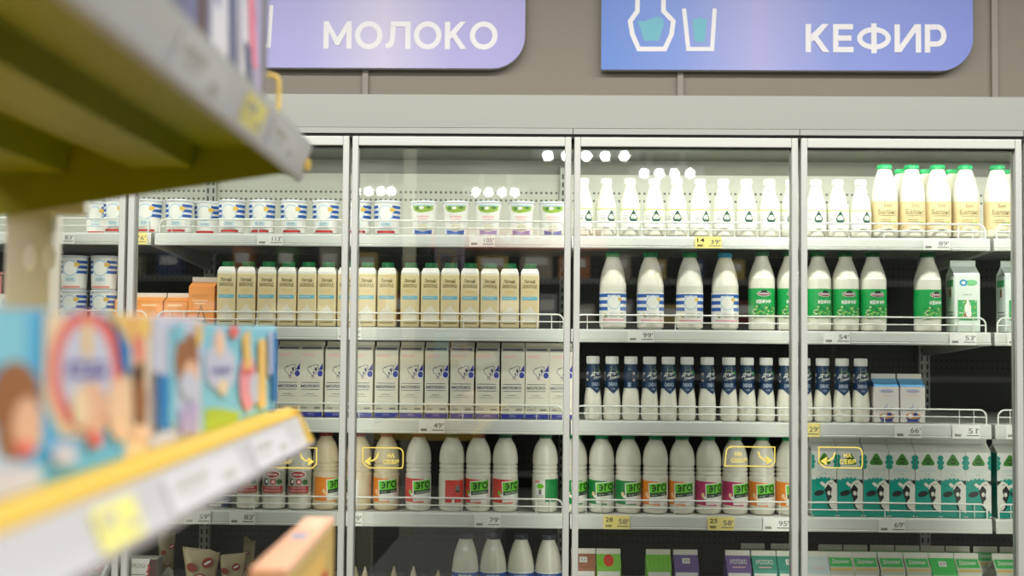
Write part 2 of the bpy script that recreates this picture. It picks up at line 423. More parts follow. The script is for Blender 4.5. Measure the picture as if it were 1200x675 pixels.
def door_sticker(px0,px1,py0,py1,arrow_left,par,px_off):
    """thin yellow outline with arrow and two words"""
    a=at(px0,py1,-.002); b=at(px1,py0,-.002); x0,x1,z0,z1=a.x-px_off,b.x-px_off,a.z,b.z
    g=MB(); r=.016; w=.0031; pts=[]
    def arc(cx,cz,a0): 
        for k in range(5):
            q=a0+PI/2*k/4; pts.append((cx+r*math.cos(q),cz+r*math.sin(q)))
    if arrow_left:
        pts.append((x0+.002,z1)); pts.append((x0+.002,z0+.016)); pts.append((x0+.02,z0)); pts.append((x1-.003,z0)); pts.append((x1,z0+.01)); arc(x1-r,z1-r,0)
    else:
        pts.append((x1,z1)); pts.append((x0+r,z1)); arc(x0+r,z1-r,PI/2); pts.append((x0-.004,z0)); pts.append((x1-.012,z0)); pts.append((x1,z0+.012))
    g.stroke(pts,w,0,STICK,closed=True)
    d=1 if arrow_left else -1; cx=x0+.03 if arrow_left else x1-.03; cz=(z0+z1)/2-.004
    arcp=[(cx+d*(.014*math.cos(t)),cz+.016*math.sin(t)+.006) for t in [0.9-.45*k for k in range(6)]]
    g.stroke([(cx+d*.018,cz+.018),(cx+d*.013,cz+.004),(cx+d*.002,cz-.004),(cx-d*.008,cz-.006)],.0045,0,STICK)
    g.poly([(cx-d*.024,cz-.007),(cx-d*.004,cz+.007),(cx-d*.006,cz-.018)],0,STICK)
    tx=x0+.062 if arrow_left else x0+.014
    g.text('НА',tx+.012,tx+.034,cz+.004,cz+.017,0,STICK,.02); g.text('СЕБЯ',tx,tx+.046,cz-.014,cz-.001,0,STICK,.02)
    g.build('door_sticker',par,(0,-.0015,0))

STK={1:(318,371,525,548,False),2:(424,472.5,525,548,True),3:(851,908,524,546,False),4:(959,1010.5,524.5,548,True)}
GASK=.0045
def build_door(k, x0, x1, cab, cx):
    """door k between lines x0..x1 (world), hung on cabinet cab whose origin is at cx"""
    d=empty('glass_door',(0,0,0)); d.parent=cab
    a=x0-cx+GASK; b=x1-cx-GASK; zt=ZDT; zb=.30; w=.0185; y0,y1=-.004,.040
    fr=MB()
    def stile(xa,xb):
        fr.bbox(xa,xb,y0,y1,zb,zt,ALU,.0025)
    stile(a,a+w); stile(b-w,b)
    fr.bbox(a+w,b-w,y0+.001,y1,zt-.028,zt,ALU,.0025); fr.bbox(a+w,b-w,y0+.001,y1,zb,zb+.04,ALU,.0025)
    fr.box(a+w,b-w,y0+.012,y1-.004,zt-.0325,zt-.028,DARK); 
    fr.build('door_frame',d)
    g=MB(); g.box(a+w-.003,b-w+.003,.016,.021,zb+.03,zt-.024,GLASS); g.build('glass_pane',d)
    if k in STK:
        s=STK[k]; door_sticker(*s,d,cx)
    d.name='door'
    return d

def build_rail(x0,x1,zs,par,stub):
    """double wire guard with rounded ends standing on the shelf front"""
    y=YS+.006; m=RAILW; r=.022; zt=zs+.044; zl=zs+.021
    w=MB(); pts=[(x0+.012,y,zs-.002)]
    for k in range(6): q=PI-PI/2*k/5; pts.append((x0+.012+r+r*math.cos(q),y,zt-r+r*math.sin(q)))
    for k in range(6): q=PI/2-PI/2*k/5; pts.append((x1-.012-r+r*math.cos(q),y,zt-r+r*math.sin(q)))
    pts.append((x1-.012,y,zs-.002))
    w.tube(pts,.0027,m); w.tube([(x0+.012,y+.001,zl),(x1-.012,y+.001,zl)],.0020,m,6)
    n=max(1,int(round((x1-x0)/.33)))
    for xx in [x0+.05,x0+.095,x1-.05,x1-.095]+[x0+(x1-x0)*k/n for k in range(1,n)]:
        w.tube([(xx,y+.002,zs-.002),(xx,y+.002,zt)],.0016,m,6)
    w.build('wire_guard',par)

def cabinet(x0,x1,ks,label,stops):
    cx=(x0+x1)/2; c=empty('refrigerated_cabinet',(cx,0,0)); tag(c,label,'fridge','glass door fridges along the wall')
    a,b=x0-cx,x1-cx
    m=MB(); m.box(a,b,0.075,YB+.04,0,.24,M('fridge_base',(96,98,98),.5)); m.box(a+.003,b-.003,.05,.075,.02,.235,M('kick_plate',(150,151,150),.4,metal=.3)); m.build('base',c)
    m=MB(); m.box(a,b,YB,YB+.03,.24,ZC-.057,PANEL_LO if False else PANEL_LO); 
    zsp=Z1-.02
    m=MB(); m.box(a,b,YB,YB+.03,zsp,ZC-.053,PANEL_UP); m.box(a,b,YB+.004,YB+.03,ZC-.053,ZC,M('duct_panel',(120,121,112),.5)); m.build('upper_back_panel',c)
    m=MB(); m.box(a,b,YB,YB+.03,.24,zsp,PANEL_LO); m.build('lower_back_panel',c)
    m=MB(); m.box(a,b,.048,YB+.03,ZC,ZC+.02,M('canopy_liner',(96,97,90),.5)); m.box(a,b,.04,.06,ZDT-.03,ZC,M('canopy_liner')); m.build('canopy',c)
    m=MB(); m.box(a,b,.06,.10,ZC-.022,ZC,M('led_housing',(200,200,200),.5)); m.box(a+.03,b-.03,.066,.094,ZC-.026,ZC-.022,M('led_diffuser',(255,253,240),.5,emit=3.0)); m.build('led_strip',c)
    m=MB(); m.box(a,b,.40,.44,ZC-.022,ZC,M('led_housing')); m.box(a+.03,b-.03,.406,.434,ZC-.026,ZC-.022,M('led_diffuser')); m.build('led_strip',c)  # second strip is added, there only to brighten the back panel
    m=MB(); m.box(a,b,-.004,.046,ZFB,ZTOP,M('fascia_white',(138,140,133),.42)); m.box(a,b,.046,YB+.04,ZTOP-.02,ZTOP,M('fascia_white')); m.build('fascia',c)
    m=MB()
    for (p,q) in stops: m.box(p-cx+.001,q-cx-.001,-.006,.045,ZFB-.018,ZFB-.0015,M('header_rail',(146,148,144),.4)); 
    m.box(a,b,.0,.046,ZDT-.004,ZFB,DARK); m.build('header',c)
    for s,xx in ((1,a),(-1,b)):
        u=MB(); lo,hi=(xx,xx+.02) if s>0 else (xx-.02,xx)
        u.box(lo,hi,YB-.022,YB,.26,ZC-.03,M('upright_steel',(176,178,170),.45))
        z=.3
        xm=(lo+hi)/2
        while z<ZC-.06:
            u.box(xm-.003,xm+.003,YB-.0228,YB-.022,z,z+.018,DARK); z+=.03
        u.build('slotted_upright',c)
    for r,(zs,zl) in enumerate(((Z1,L1),(Z2,L2),(Z3,L3),(Z4,L4))):
        g=.006
        sh=MB(); sh.box(a+g,b-g,YS+.006,YB-.023,zs-.022,zs-.001,STEEL)
        sh.prism_x([(YS,zs-.001),(YS-.002,zs-.006),(YS-.004,zl+.010),(YS-.003,zl+.007),(YS-.006,zl+.005),(YS-.005,zl),(YS+.002,zl-.001),(YS+.007,zl+.004),(YS+.007,zs-.001)],a+g,b-g,STEEL)
        for xx in (a+g,b-g-.004): sh.prism_x([(YS+.01,zs-.02),(YS+.01,zs-.04),(YB-.025,zs-.085),(YB-.025,zs-.02)],xx,xx+.004,STEEL)
        so=sh.build('shelf',c)
        build_rail(a+g,b-g,zs,so,None)
    sh=MB(); sh.box(a+.004,b-.004,YS-.01,YB-.01,Z5-.03,Z5,STEEL); sh.box(a+.004,b-.004,.05,YS-.01,Z5-.10,Z5-.04,STEEL)
    sh.box(a+.004,b-.004,.06,YB,.24,Z5-.03,M('fridge_base')); sh.build('bottom_deck',c)
    for k,p,q in ks: build_door(k,p,q,c,cx)
    return c
cabinet(JX[0],JX[2],[(-1,JX[0],JX[1]),(0,JX[1],JX[2])],'white fridge with striped cups partly behind the yellow store shelving',[(JX[0],JX[1]),(JX[1],JX[2])])
cabinet(JX[2],JX[4],[(1,JX[2],JX[3]),(2,JX[3],JX[4])],'white fridge with aluminium framed glass doors below the lilac sign',[(JX[2],JX[4])])
cabinet(JX[4],JX[6],[(3,JX[4],JX[5]),(4,JX[5],JX[6])],'white fridge with aluminium framed glass doors below the blue sign',[(JX[4],JX[5]),(JX[5],JX[6])])
cabinet(JX[6],JX[8],[(5,JX[6],JX[7]),(6,JX[7],JX[8])],'white fridge cut off at the right edge with teal carton',[(JX[6],JX[7]),(JX[7],JX[8])])
# ------------------------------------------------------------------ goods
U=.00270
DOORS={0:'leftmost door',1:'second door',2:'middle door',3:'fourth door',4:'rightmost door'}
SHELF={1:'top shelf',2:'second shelf',3:'third shelf',4:'fourth shelf',5:'bottom shelf'}
ORD=['first','second','third','fourth','fifth','sixth','seventh','eighth','ninth','tenth','eleventh','twelfth']
PEND={}      # (desc, row, door) -> list of (x, object, cat, group)
def put(maker, px, row, door, r, desc, cat, group, dy=0.0, dz=0.0, rot=0.0):
    """stand a thing on a shelf; r = half depth of the thing"""
    yc=YF+r+dy; p=at(px,(0,275,384,491,601,705)[row],yc)
    o=maker(); o.location=(p.x,yc,ROWZ[row]+dz+.0003); o.rotation_euler=(0,0,rot)
    PEND.setdefault((desc,row,door),[]).append((p.x,o,cat,group))
    return o
def label_all():
    for (desc,row,door),L in PEND.items():
        L.sort(key=lambda t:t[0])
        for i,(x,o,cat,group) in enumerate(L):
            s,d=SHELF[row],DOORS[door]
            tag(o, f'{desc} on the {s} behind the {d}' if len(L)==1 else f'{ORD[i]} from left of {plural(desc)}, {s}, {d}', cat, group)
def plural(d):
    for a,b in (('bottle','bottles'),('cartons','cartons'),('carton','cartons'),('cup','cups'),('pouch','pouches'),('packet','packets'),('box','boxes')):
        i=d.find(a)
        if i>=0: return d[:i]+b+d[i+len(a):]
    return d
def maker(build):
    st=[]
    def f():
        if not st: st.append(build()); return st[0]
        return copy_tree(st[0])
    return f
def copy_tree(o,parent=None):
    kids=[c for c in bpy.data.objects if c.parent==o]
    c=o.copy(); COL.objects.link(c); c.parent=parent
    for k in kids: copy_tree(k,c)
    return c
def cap_mb(r,z0,z1,m,ribs=True):
    c=MB(); c.lathe([(r,z0),(r,z1-.0015),(r-.0015,z1)],m,28)
    if ribs:
        for k in range(24):
            a=2*PI*k/24; x,y=(r+.0001)*math.cos(a),(r+.0001)*math.sin(a); c.box(x-.0006,x+.0006,y-.0006,y+.0006,z0+.001,z1-.002,m)
    c.lathe([(r+.0008,z0-.002),(r+.0008,z0-.0004)],m,28); return c

# ---- striped yogurt cups -------------------------------------------------
CUPW=M('cup_plastic',(226,226,224),.3); LIDC=M('cup_lid',(214,218,222),.18,alpha=.75)
def striped_cup(foot=RED, ht=.110, rt=.0425, rb=.038):
    def b():
        root=empty('yogurt_cup')
        o=MB(); o.lathe([(rb-.002,0),(rb,.002),(rt-.001,ht-.008),(rt-.001,ht-.005)],CUPW,32); o.build('cup_body',root)
        o=MB(); o.lathe([(rt+.001,ht-.007),(rt+.0015,ht-.002),(rt-.001,ht),(rt-.006,ht),(rt-.007,ht-.004)],LIDC,32); o.build('lid',root)
        l=MB(); r=rb+.0008; z=lambda v:.006+v*(ht-.018)
        l.wband(r,z(0),z(1),WHITE)
        for k in range(3): 
            z0=z(.50+.175*k); z1=z(.50+.175*k+.10); 
            l.wrect(r+.0004,-1.5,-.62,z0,z1,BLUE); l.wrect(r+.0004,.50,1.5,z0,z1,BLUE); l.wrect(r+.0004,1.9,4.3,z0,z1,BLUE)
        f=MB(); f.ring(0,z(.68),.024,z(.46)-z(.18),.0035,-.0006,M('pale_blue_print',(176,206,228),.5)); f.ell(0,z(.68),.0205,z(.42)-z(.18),-.0005,WHITE)
        f.ell(.020,z(.80),.0085,.0075,-.0008,GOLD); f.rect(-.016,.016,z(.22),z(.36),-.0006,M('pale_sky_print',(196,220,230),.5))
        f.rect(-.030,.030,z(.0),z(.07),-.0005,foot)
        f.text('2,5%',-.010,.010,z(.25),z(.33),-.0009,GREYTXT)
        l.wrap(f,r); l.taper(rb+.0008,rt+.0004,0,ht); l.build('label',root)
        return root
    return maker(b)
def white_cup(foot,ht=.110,rt=.0425,rb=.036):
    def b():
        root=empty('yogurt_cup')
        o=MB(); o.lathe([(rb-.002,0),(rb,.002),(rt-.001,ht-.008),(rt-.001,ht-.005)],CUPW,32); o.build('cup_body',root)
        o=MB(); o.lathe([(rt+.001,ht-.007),(rt+.0015,ht-.002),(rt-.001,ht),(rt-.006,ht),(rt-.007,ht-.004)],LIDC,32); o.build('lid',root)
        l=MB(); r=rb+.0008; z=lambda v:.004+v*(ht-.014)
        l.wband(r,z(0),z(1),WHITE)
        f=MB(); G=M('meadow_green',(150,180,70),.5); G2=M('leaf_green',(84,130,60),.5)
        f.poly([(-.032,z(.97)),(.032,z(.97)),(.030,z(.80)),(.014,z(.73)),(-.006,z(.70)),(-.024,z(.75)),(-.032,z(.84))],-.0005,G)
        f.ell(-.004,z(.86),.007,.005,-.0008,WHITE); f.rect(-.030,.030,z(.93),z(.975),-.0007,M('pale_blue_print')); f.ell(.016,z(.88),.007,.005,-.0009,G2); f.ell(-.017,z(.85),.006,.006,-.0009,G2)
        f.rect(-.018,.018,z(.55),z(.60),-.0006,PINK); f.rect(-.014,.014,z(.46),z(.50),-.0006,PINK)
        f.text('йогурт',-.016,.016,z(.34),z(.39),-.0007,GREYTXT)
        f.ell(0,z(.24),.014,.008,-.0006,M('cream_print',(214,210,180),.5))
        f.poly([(-.030,z(0)),(.030,z(0)),(.030,z(.15)),(.010,z(.09)),(0,z(.06)),(-.010,z(.09)),(-.030,z(.15))],-.0006,foot)
        l.wrap(f,r); l.taper(rb+.0008,rt+.0004,0,ht); l.build('label',root)
        return root
    return maker(b)
g1='striped yogurt cups on the top shelf'
sc=striped_cup(); D_SC='blue and white striped yogurt cup'
for px,d,dy in ((116,0,.095),(137,0,0),(174,1,0),(209.5,1,0),(243,1,.05),(271.5,1,0),(307,1,0),(344,1,0),(381.5,1,0),(419.5,2,0),(453.5,2,0)):
    put(sc,px,1,d,.043,D_SC,'yogurt cup',g1,dy)
scb=striped_cup(M('salmon_print',(232,150,140),.5))
for px,d in ((86,0),(121,0)):
    put(scb,px,2,d,.043,'lower striped stacked cup','yogurt cup','stacked striped cups')
    put(scb,px,2,d,.043,'upper striped stacked cup','yogurt cup','stacked striped cups',0.0,.1105)
wc=[white_cup(M('cup_blue',(70,112,196),.45)),white_cup(M('cup_blue')),white_cup(M('cup_lilac',(164,140,196),.45)),white_cup(M('cup_lilac')),white_cup(M('cup_slate',(96,120,176),.45))]
for w,px,n in zip(wc,(496.6,534.5,572.5,611,647.5),(0,0,1,1,2)):
    put(w,px,1,2,.043,('white yogurt cup with blue foot','white yogurt cup with lilac foot','white yogurt cup with slate blue foot')[n],'yogurt cup','white yogurt cups on the top shelf')

# ---- small bottles with drop emblem -------------------------------------
def drop_bottle():
    root=empty('milk_bottle'); R=.0333; H=.186
    pr=smooth_profile([(R*.84,0),(R*.97,.005),(R,.015),(R,.070),(R*.99,.090),(R*.90,.112),(R*.72,.134),(R*.56,.152),(R*.48,.166),(R*.47,.172)])
    o=MB(); o.lathe(pr,MILK); o.build('bottle_body',root)
    cap_mb(R*.52,.170,H,M('white_cap',(240,240,236),.35)).build('cap',root)
    l=MB(); r=R+.0005; l.wband(r,.030,.088,WHITE); l.wband(r+.0003,.084,.088,M('soft_lime',(206,220,120),.5))
    f=MB(); D=M('drop_green',(28,74,56),.5)
    pts=[(0,.0855)]+[(.0135*math.cos(t),.058+.0135*math.sin(t)) for t in [PI*.22-(PI*1.44)*k/20 for k in range(21)]]
    f.poly(pts,-.0006,D); f.ell(0,.0605,.0098,.0098,-.0009,WHITE); f.poly([(-.011,.0555),(.011,.0555),(.0085,.0495),(0,.0465),(-.0085,.0495)],-.0011,D)
    f.text('КЕФ',-.008,.008,.0625,.0675,-.0012,D); f.text('МЯГК',-.0095,.0095,.0565,.0610,-.0012,D)
    f.text('Нежный',-.036,-.017,.064,.069,-.0006,GREYTXT); f.rect(-.036,-.020,.056,.058,-.0006,GREYTXT); f.rect(-.034,-.018,.050,.0515,-.0006,M('soft_lime'))
    f.rect(.017,.021,.050,.066,-.0006,M('soft_lime'))
    l.wrap(f,r); l.build('label',root); return root
db=maker(drop_bottle)
for px,d,a in ((683,3,.55),(710,3,.5),(738,3,.28),(766.5,3,.1),(793,3,-.05),(820,3,.5),(847.5,3,.2),(874.5,3,.1),(901.5,3,0),(927.5,3,-.2),(956,4,.05),(981.8,4,.0),(1008.5,4,.35)):
    put(db,px,1,d,.0345,'small white bottle with drop emblem','bottle','drop emblem bottles on the top shelf',rot=a)
# ---- large bottles, tan label -------------------------------------------
TAN=M('tan_label',(214,196,150),.45); OLIVE=M('olive_print',(112,104,64),.5)
def bio_bottle():
    root=empty('milk_bottle'); R=.0412; H=.236
    pr=smooth_profile([(R*.84,0),(R*.97,.006),(R,.02),(R,.128),(R*.97,.148),(R*.86,.172),(R*.70,.196),(R*.56,.213),(R*.48,.222),(R*.47,.226)])
    o=MB(); o.lathe(pr,MILK); o.build('bottle_body',root)
    cap_mb(R*.54,.224,H,M('bright_green_cap',(20,160,92),.4)).build('cap',root)
    l=MB(); r=R+.0005; l.wband(r,.030,.118,TAN)
    f=MB(); f.text('Био',-.012,.012,.098,.110,-.0006,OLIVE); f.text('Баланс',-.030,.030,.076,.092,-.0006,OLIVE)
    f.rect(-.026,.026,.0705,.0720,-.0006,OLIVE); f.rect(-.024,.008,.058,.0595,-.0006,OLIVE); f.rect(-.024,.004,.052,.0535,-.0006,OLIVE)
    f.text('0%',.000,.014,.044,.053,-.0006,M('leaf_green')); f.ell(.021,.049,.007,.005,-.0006,M('meadow_green')); f.ell(-.004,.034,.020,.006,-.0005,M('pale_tan',(232,222,190),.5))
    l.wrap(f,r); l.build('label',root); return root
bb=maker(bio_bottle)
for px in (1036.5,1068.5,1099,1131.5,1169):
    put(bb,px,1,4,.0425,'front tan-labelled bottle with green cap','bottle','tan label bottles on the top shelf')
for px in (1057,1086.5,1117.5,1183):
    put(bb,px,1,4,.0425,'rear tan-labelled bottle with green cap','bottle','tan label bottles on the top shelf',.10)

# ---- second shelf: orange cartons, tan cartons ---------------------------
def gable(root,w,d,h,hr,m,mtop,mfin,fin=.016):
    """gable top carton, ridge along x; h = height of the straight body, hr = ridge height"""
    o=MB(); a,b=w/2,d/2; zf=hr-fin
    o.bbox(-a,a,-b,b,0,h,m,.0018,1); o.build('carton_body',root)
    t=MB(); e=.0015; i=w*.24
    v=[(-a,-b,h),(a,-b,h),(a,b,h),(-a,b,h),(-a,-e,zf),(a,-e,zf),(a,e,zf),(-a,e,zf),(-a+i,0,h+(zf-h)*.25),(a-i,0,h+(zf-h)*.25)]
    t.add(v,[(0,1,5,4),(2,3,7,6),(0,4,8),(3,8,7),(0,8,3),(4,7,8),(1,9,5),(2,6,9),(1,2,9),(5,9,6)],mtop)
    t.build('gable_top',root)
    f=MB(); f.bbox(-a,a,-.0022,.0022,zf-.001,hr,mfin,.0008,1); f.build('top_seam',root)
    return a,b
def slope_print(b,h,zf,w):
    """maps flat print (x, y-offset, s in 0..1 up the front slope)"""
    L=math.hypot(b-.0015,zf-h); nx=(-(zf-h)/L,(b-.0015)/L)
    def g(x,off,s): return (x,-b+(b-.0015)*s+nx[0]*off, h+(zf-h)*s+nx[1]*off)
    return g
ORG=M('orange_carton',(246,160,84),.45); ORGD=M('orange_cream',(250,206,160),.5); FINW=M('seam_white',(226,222,210),.5)
def orange_carton(w,h,hr,big):
    def b():
        root=empty('juice_carton'); a,bb_=gable(root,w,w,h,hr,ORG,ORG,FINW,.016 if big else .013)
        l=MB(); y=-bb_-.0004
        if big:
            l.text('РЯЖЕНКА',-a*.72,a*.55,h*.72,h*.80,y,M('orange_brown',(214,150,96),.5)); l.rect(-a*.7,a*.5,h*.63,h*.66,y,ORGD); l.rect(-a*.6,a*.3,h*.56,h*.58,y,ORGD)
            B2=M('brown_print',(96,72,48),.5)
            l.stroke([(-.012,.020),(-.006,.042),(.0,.062),(.006,.042),(.012,.020)],.003,y,B2); l.ell(.0,.020,.016,.009,y,B2); l.ell(.0,.021,.011,.006,y-.0002,ORGD); l.rect(-.018,.020,.008,.012,y,B2)
        else:
            l.rect(-a*.7,a*.5,h*.80,h*.88,y,ORGD); l.text('ТВОРОГ',-a*.6,a*.5,h*.55,h*.68,y,M('orange_brown'))
        l.build('print',root); return root
    return maker(b)
oc=orange_carton(.078,.075,.103,False)
for px in (153,180.5,210): put(oc,px,2,1,.039,'small orange carton with white top seam','carton','small orange cartons on the second shelf')
put(orange_carton(.082,.122,.155,True),239.5,2,1,.041,'tall orange carton beside tan cartons','carton','orange cartons on the second shelf')
TANC=M('tan_carton',(224,206,160),.45)
def tan_carton():
    root=empty('milk_carton'); w=.0595; h=.168; a=w/2
    o=MB(); o.bbox(-a,a,-a,a,0,h,TANC,.004,2); o.build('carton_body',root)
    t=MB(); 
    def ring(s,z): return [(-s,-s,z),(s,-s,z),(s,s,z),(-s,s,z)]
    v=ring(a-.0012,h-.0008)+ring(a-.0012,h+.006)+ring(.0235,h+.019)+ring(.021,h+.020)
    f=[]
    for i in range(3):
        for k in range(4): f.append((i*4+k,i*4+(k+1)%4,i*4+4+(k+1)%4,i*4+4+k))
    f.append((12,13,14,15)); t.add(v,f,WHITE); t.build('shoulder',root)
    cap_mb(.0195,h+.020,h+.037,GREEN).build('cap',root)
    l=MB(); y=-a-.0004; G=M('khaki_print',(118,108,52),.5)
    l.text('Легкий',-.018,.017,.141,.153,y,G,.03); l.text('ШОКОЛАД',-.022,.022,.124,.137,y,G,.03)
    l.rect(-.015,.015,.115,.1165,y,GOLD); l.rect(-.011,.011,.109,.1105,y,GOLD)
    l.rect(-.024,.024,.088,.099,y,M('band_sky',(112,184,206),.45)); l.text('растительное',-.020,.010,.0915,.0955,y-.0002,WHITE)
    W2=M('milk_splash',(226,220,204),.5); l.poly([(-.023,.020),(.023,.020),(.021,.048),(.012,.056),(.004,.066),(0,.072),(-.003,.062),(-.012,.056),(-.021,.046)],y,W2)
    l.rect(-.020,.020,.012,.015,y-.0001,M('khaki_print')); l.build('print',root); return root
tc_=maker(tan_carton)
for px,d in ((267,1),(290,1),(314,1),(337.5,1),(361,1),(384,1),(412,2),(430.5,2),(454,2),(481,2),(504.7,2),(527.6,2),(550.8,2),(574,2),(597,2),(620.6,2)):
    if px==412: px=407.5
    put(tc_,px,2,d,.030,'tan milk carton with green screw cap','carton','tan cartons on the second shelf')
# ---- blue striped bottles ------------------------------------------------
def striped_bottle(capm,labz=0.0):
    def b():
        root=empty('milk_bottle'); R=.0425; H=.245
        pr=smooth_profile([(R*.80,0),(R*.96,.006),(R,.018),(R,.126),(R*.99,.142),(R*.92,.164),(R*.80,.188),(R*.65,.208),(R*.52,.222),(R*.47,.230),(R*.47,.234)])
        o=MB(); o.lathe(pr,MILK); o.build('bottle_body',root)
        cap_mb(R*.53,.231,H,capm).build('cap',root)
        l=MB(); r=R+.0005; l.wband(r,.022,.116,WHITE)
        for k in range(3):
            z=.106-.021*k
            for q0,q1 in ((-1.5,-.45),(.5,1.5),(1.9,4.3)): l.wrect(r+.0003,q0,q1,z-.0055,z+.0055,BLUE)
        l.wrect(r+.0003,-.45,.5,.1065,.1115,BLUE)
        f=MB(); f.ring(.001,.085,.022,.023,.003,-.0006,M('pale_blue_print')); f.ell(.001,.085,.0195,.0205,-.0005,WHITE); f.ell(.020,.094,.007,.006,-.0009,GOLD)
        f.text('ОТБОРНОЕ',-.014,.014,.046,.051,-.0006,GREYTXT); f.text('МОЛОКО',-.010,.010,.038,.043,-.0006,GREYTXT)
        f.ell(-.028,.044,.006,.006,-.0006,GOLD); f.ell(-.024,.041,.004,.004,-.0008,M('leaf_green')); f.ring(.028,.044,.007,.008,.002,-.0006,GREYTXT)
        f.rect(-.040,.040,.026,.0305,-.0006,M('rose_print',(226,160,170),.5))
        l.wrap(f,r); l.v=[(x,y,z*(1+labz)) for x,y,z in l.v]; l.build('label',root); return root
    return maker(b)
sb=striped_bottle(GREEN)
for px,a in ((718,0),(762,.08),(808,-.05)): put(sb,px,2,3,.0425,'green-capped bottle with blue striped label','bottle','blue striped bottles on the second shelf',rot=a)
put(striped_bottle(M('teal_blue_cap',(40,140,170),.4)),849.5,2,3,.0425,'teal-capped bottle with blue striped label','bottle','blue striped bottles on the second shelf')
# ---- kefir bottles -------------------------------------------------------
def kefir_bottle():
    root=empty('kefir_bottle'); R=.0418; H=.250
    pr=smooth_profile([(R*.86,0),(R*.97,.005),(R,.016),(R,.150),(R*.97,.168),(R*.84,.188),(R*.66,.208),(R*.53,.222),(R*.485,.232),(R*.48,.240)])
    o=MB(); o.lathe(pr,MILK); o.build('bottle_body',root)
    cap_mb(R*.54,.237,H,M('dark_green_cap',(16,92,48),.4)).build('cap',root)
    l=MB(); r=R+.0005; l.wband(r,.040,.132,M('kefir_green',(24,158,78),.42))
    f=MB(); G1=M('kefir_lime',(140,186,90),.5); G2=M('kefir_pale',(196,212,160),.5); G3=M('kefir_deep',(40,110,60),.5)
    random.seed(3)
    for k in range(70):
        x=random.uniform(-.040,.040); z=.041+random.random()**1.6*.036
        f.ell(x,z,random.uniform(.002,.006),random.uniform(.0015,.004),-.0006-.00001*k,random.choice((G1,G1,G2,G3)),n=8)
    f.ell(0,.115,.0225,.0085,-.0006,WHITE); f.ell(0,.115,.021,.0072,-.0009,BLACK); f.poly([(-.012,.119),(-.004,.128),(0,.124),(.004,.128),(.012,.119)],-.0008,BLACK)
    f.rect(-.020,.020,.111,.1135,-.0011,M('cap_pink',(214,140,150),.5)); f.rect(-.017,.017,.1152,.1175,-.0011,WHITE)
    f.text('КЕФИР',-.0235,.0235,.084,.0965,-.0009,WHITE,.035)
    l.wrap(f,r); l.build('label',root); return root
kb=maker(kefir_bottle)
for px,d,a in ((892.5,3,.0),(926,3,.1),(958.5,4,.35),(990.8,4,.05),(1023,4,.1),(1087,4,.4)):
    put(kb,px,2,d,.042,'white kefir bottle with green КЕФИР label','bottle','green label kefir bottles on the second shelf',rot=a)
# ---- white and green kefir cartons --------------------------------------
def field_carton():
    root=empty('kefir_carton'); w=.080; h=.178; hr=.226
    a,b=gable(root,w,w,h,hr,M('mint_white',(224,234,226),.42),M('mint_white'),M('mint_white'),.018)
    l=MB(); y=-b-.0004; E1=M('emerald_print',(58,170,96),.45)
    l.ell(.012,h-.024,.020,.0095,y,M('pale_green_print',(120,200,130),.5)); l.ell(-.012,h-.024,.0125,.0105,y-.0002,M('cyan_badge',(28,150,190),.45)); l.ell(-.012,h-.024,.006,.005,y-.0004,WHITE)
    l.text('КЕФИР',-.014,.014,h-.064,h-.059,y,M('leaf_green')); l.rect(-.006,.006,h-.078,h-.075,y,PINK)
    l.rect(-a+.010,a-.010,.036,.100,y,E1)
    random.seed(5)
    for k in range(46): l.ell(random.uniform(-a+.013,a-.013),random.uniform(.038,.097),random.uniform(.001,.004),random.uniform(.001,.003),y-.0002,random.choice((WHITE,M('meadow_green'),M('pale_green_print'))),n=8)
    l.poly([(-.009,.046),(.011,.046),(.011,.080),(.005,.092),(.004,.104),(-.002,.104),(-.003,.092),(-.009,.080)],y-.0005,WHITE)
    l.ell(.001,.052,.013,.012,y-.0007,M('straw_brown',(150,110,60),.5)); l.ell(.004,.057,.009,.010,y-.0009,WHITE)
    # left face
    x=-a-.0004
    for (p0,p1,z0,z1,mm) in ((-.030,.030,h-.036,h-.014,E1),(-.028,.026,.060,.064,GREYTXT),(-.028,.020,.050,.053,GREYTXT),(-.028,.026,.040,.043,GREYTXT),(-.010,.006,.110,.135,M('straw_brown'))):
        l.add([(x,p1,z0),(x,p0,z0),(x,p0,z1),(x,p1,z1)],[(0,1,2,3)],mm)
    l.build('print',root); return root
fc=maker(field_carton)
put(fc,1128.5,2,4,.040,'mint-white kefir carton beside lone kefir bottle','carton','mint-white kefir cartons on the second shelf')
put(fc,1188,2,4,.040,'mint-white gable kefir carton at the door edge','carton','mint-white kefir cartons on the second shelf')

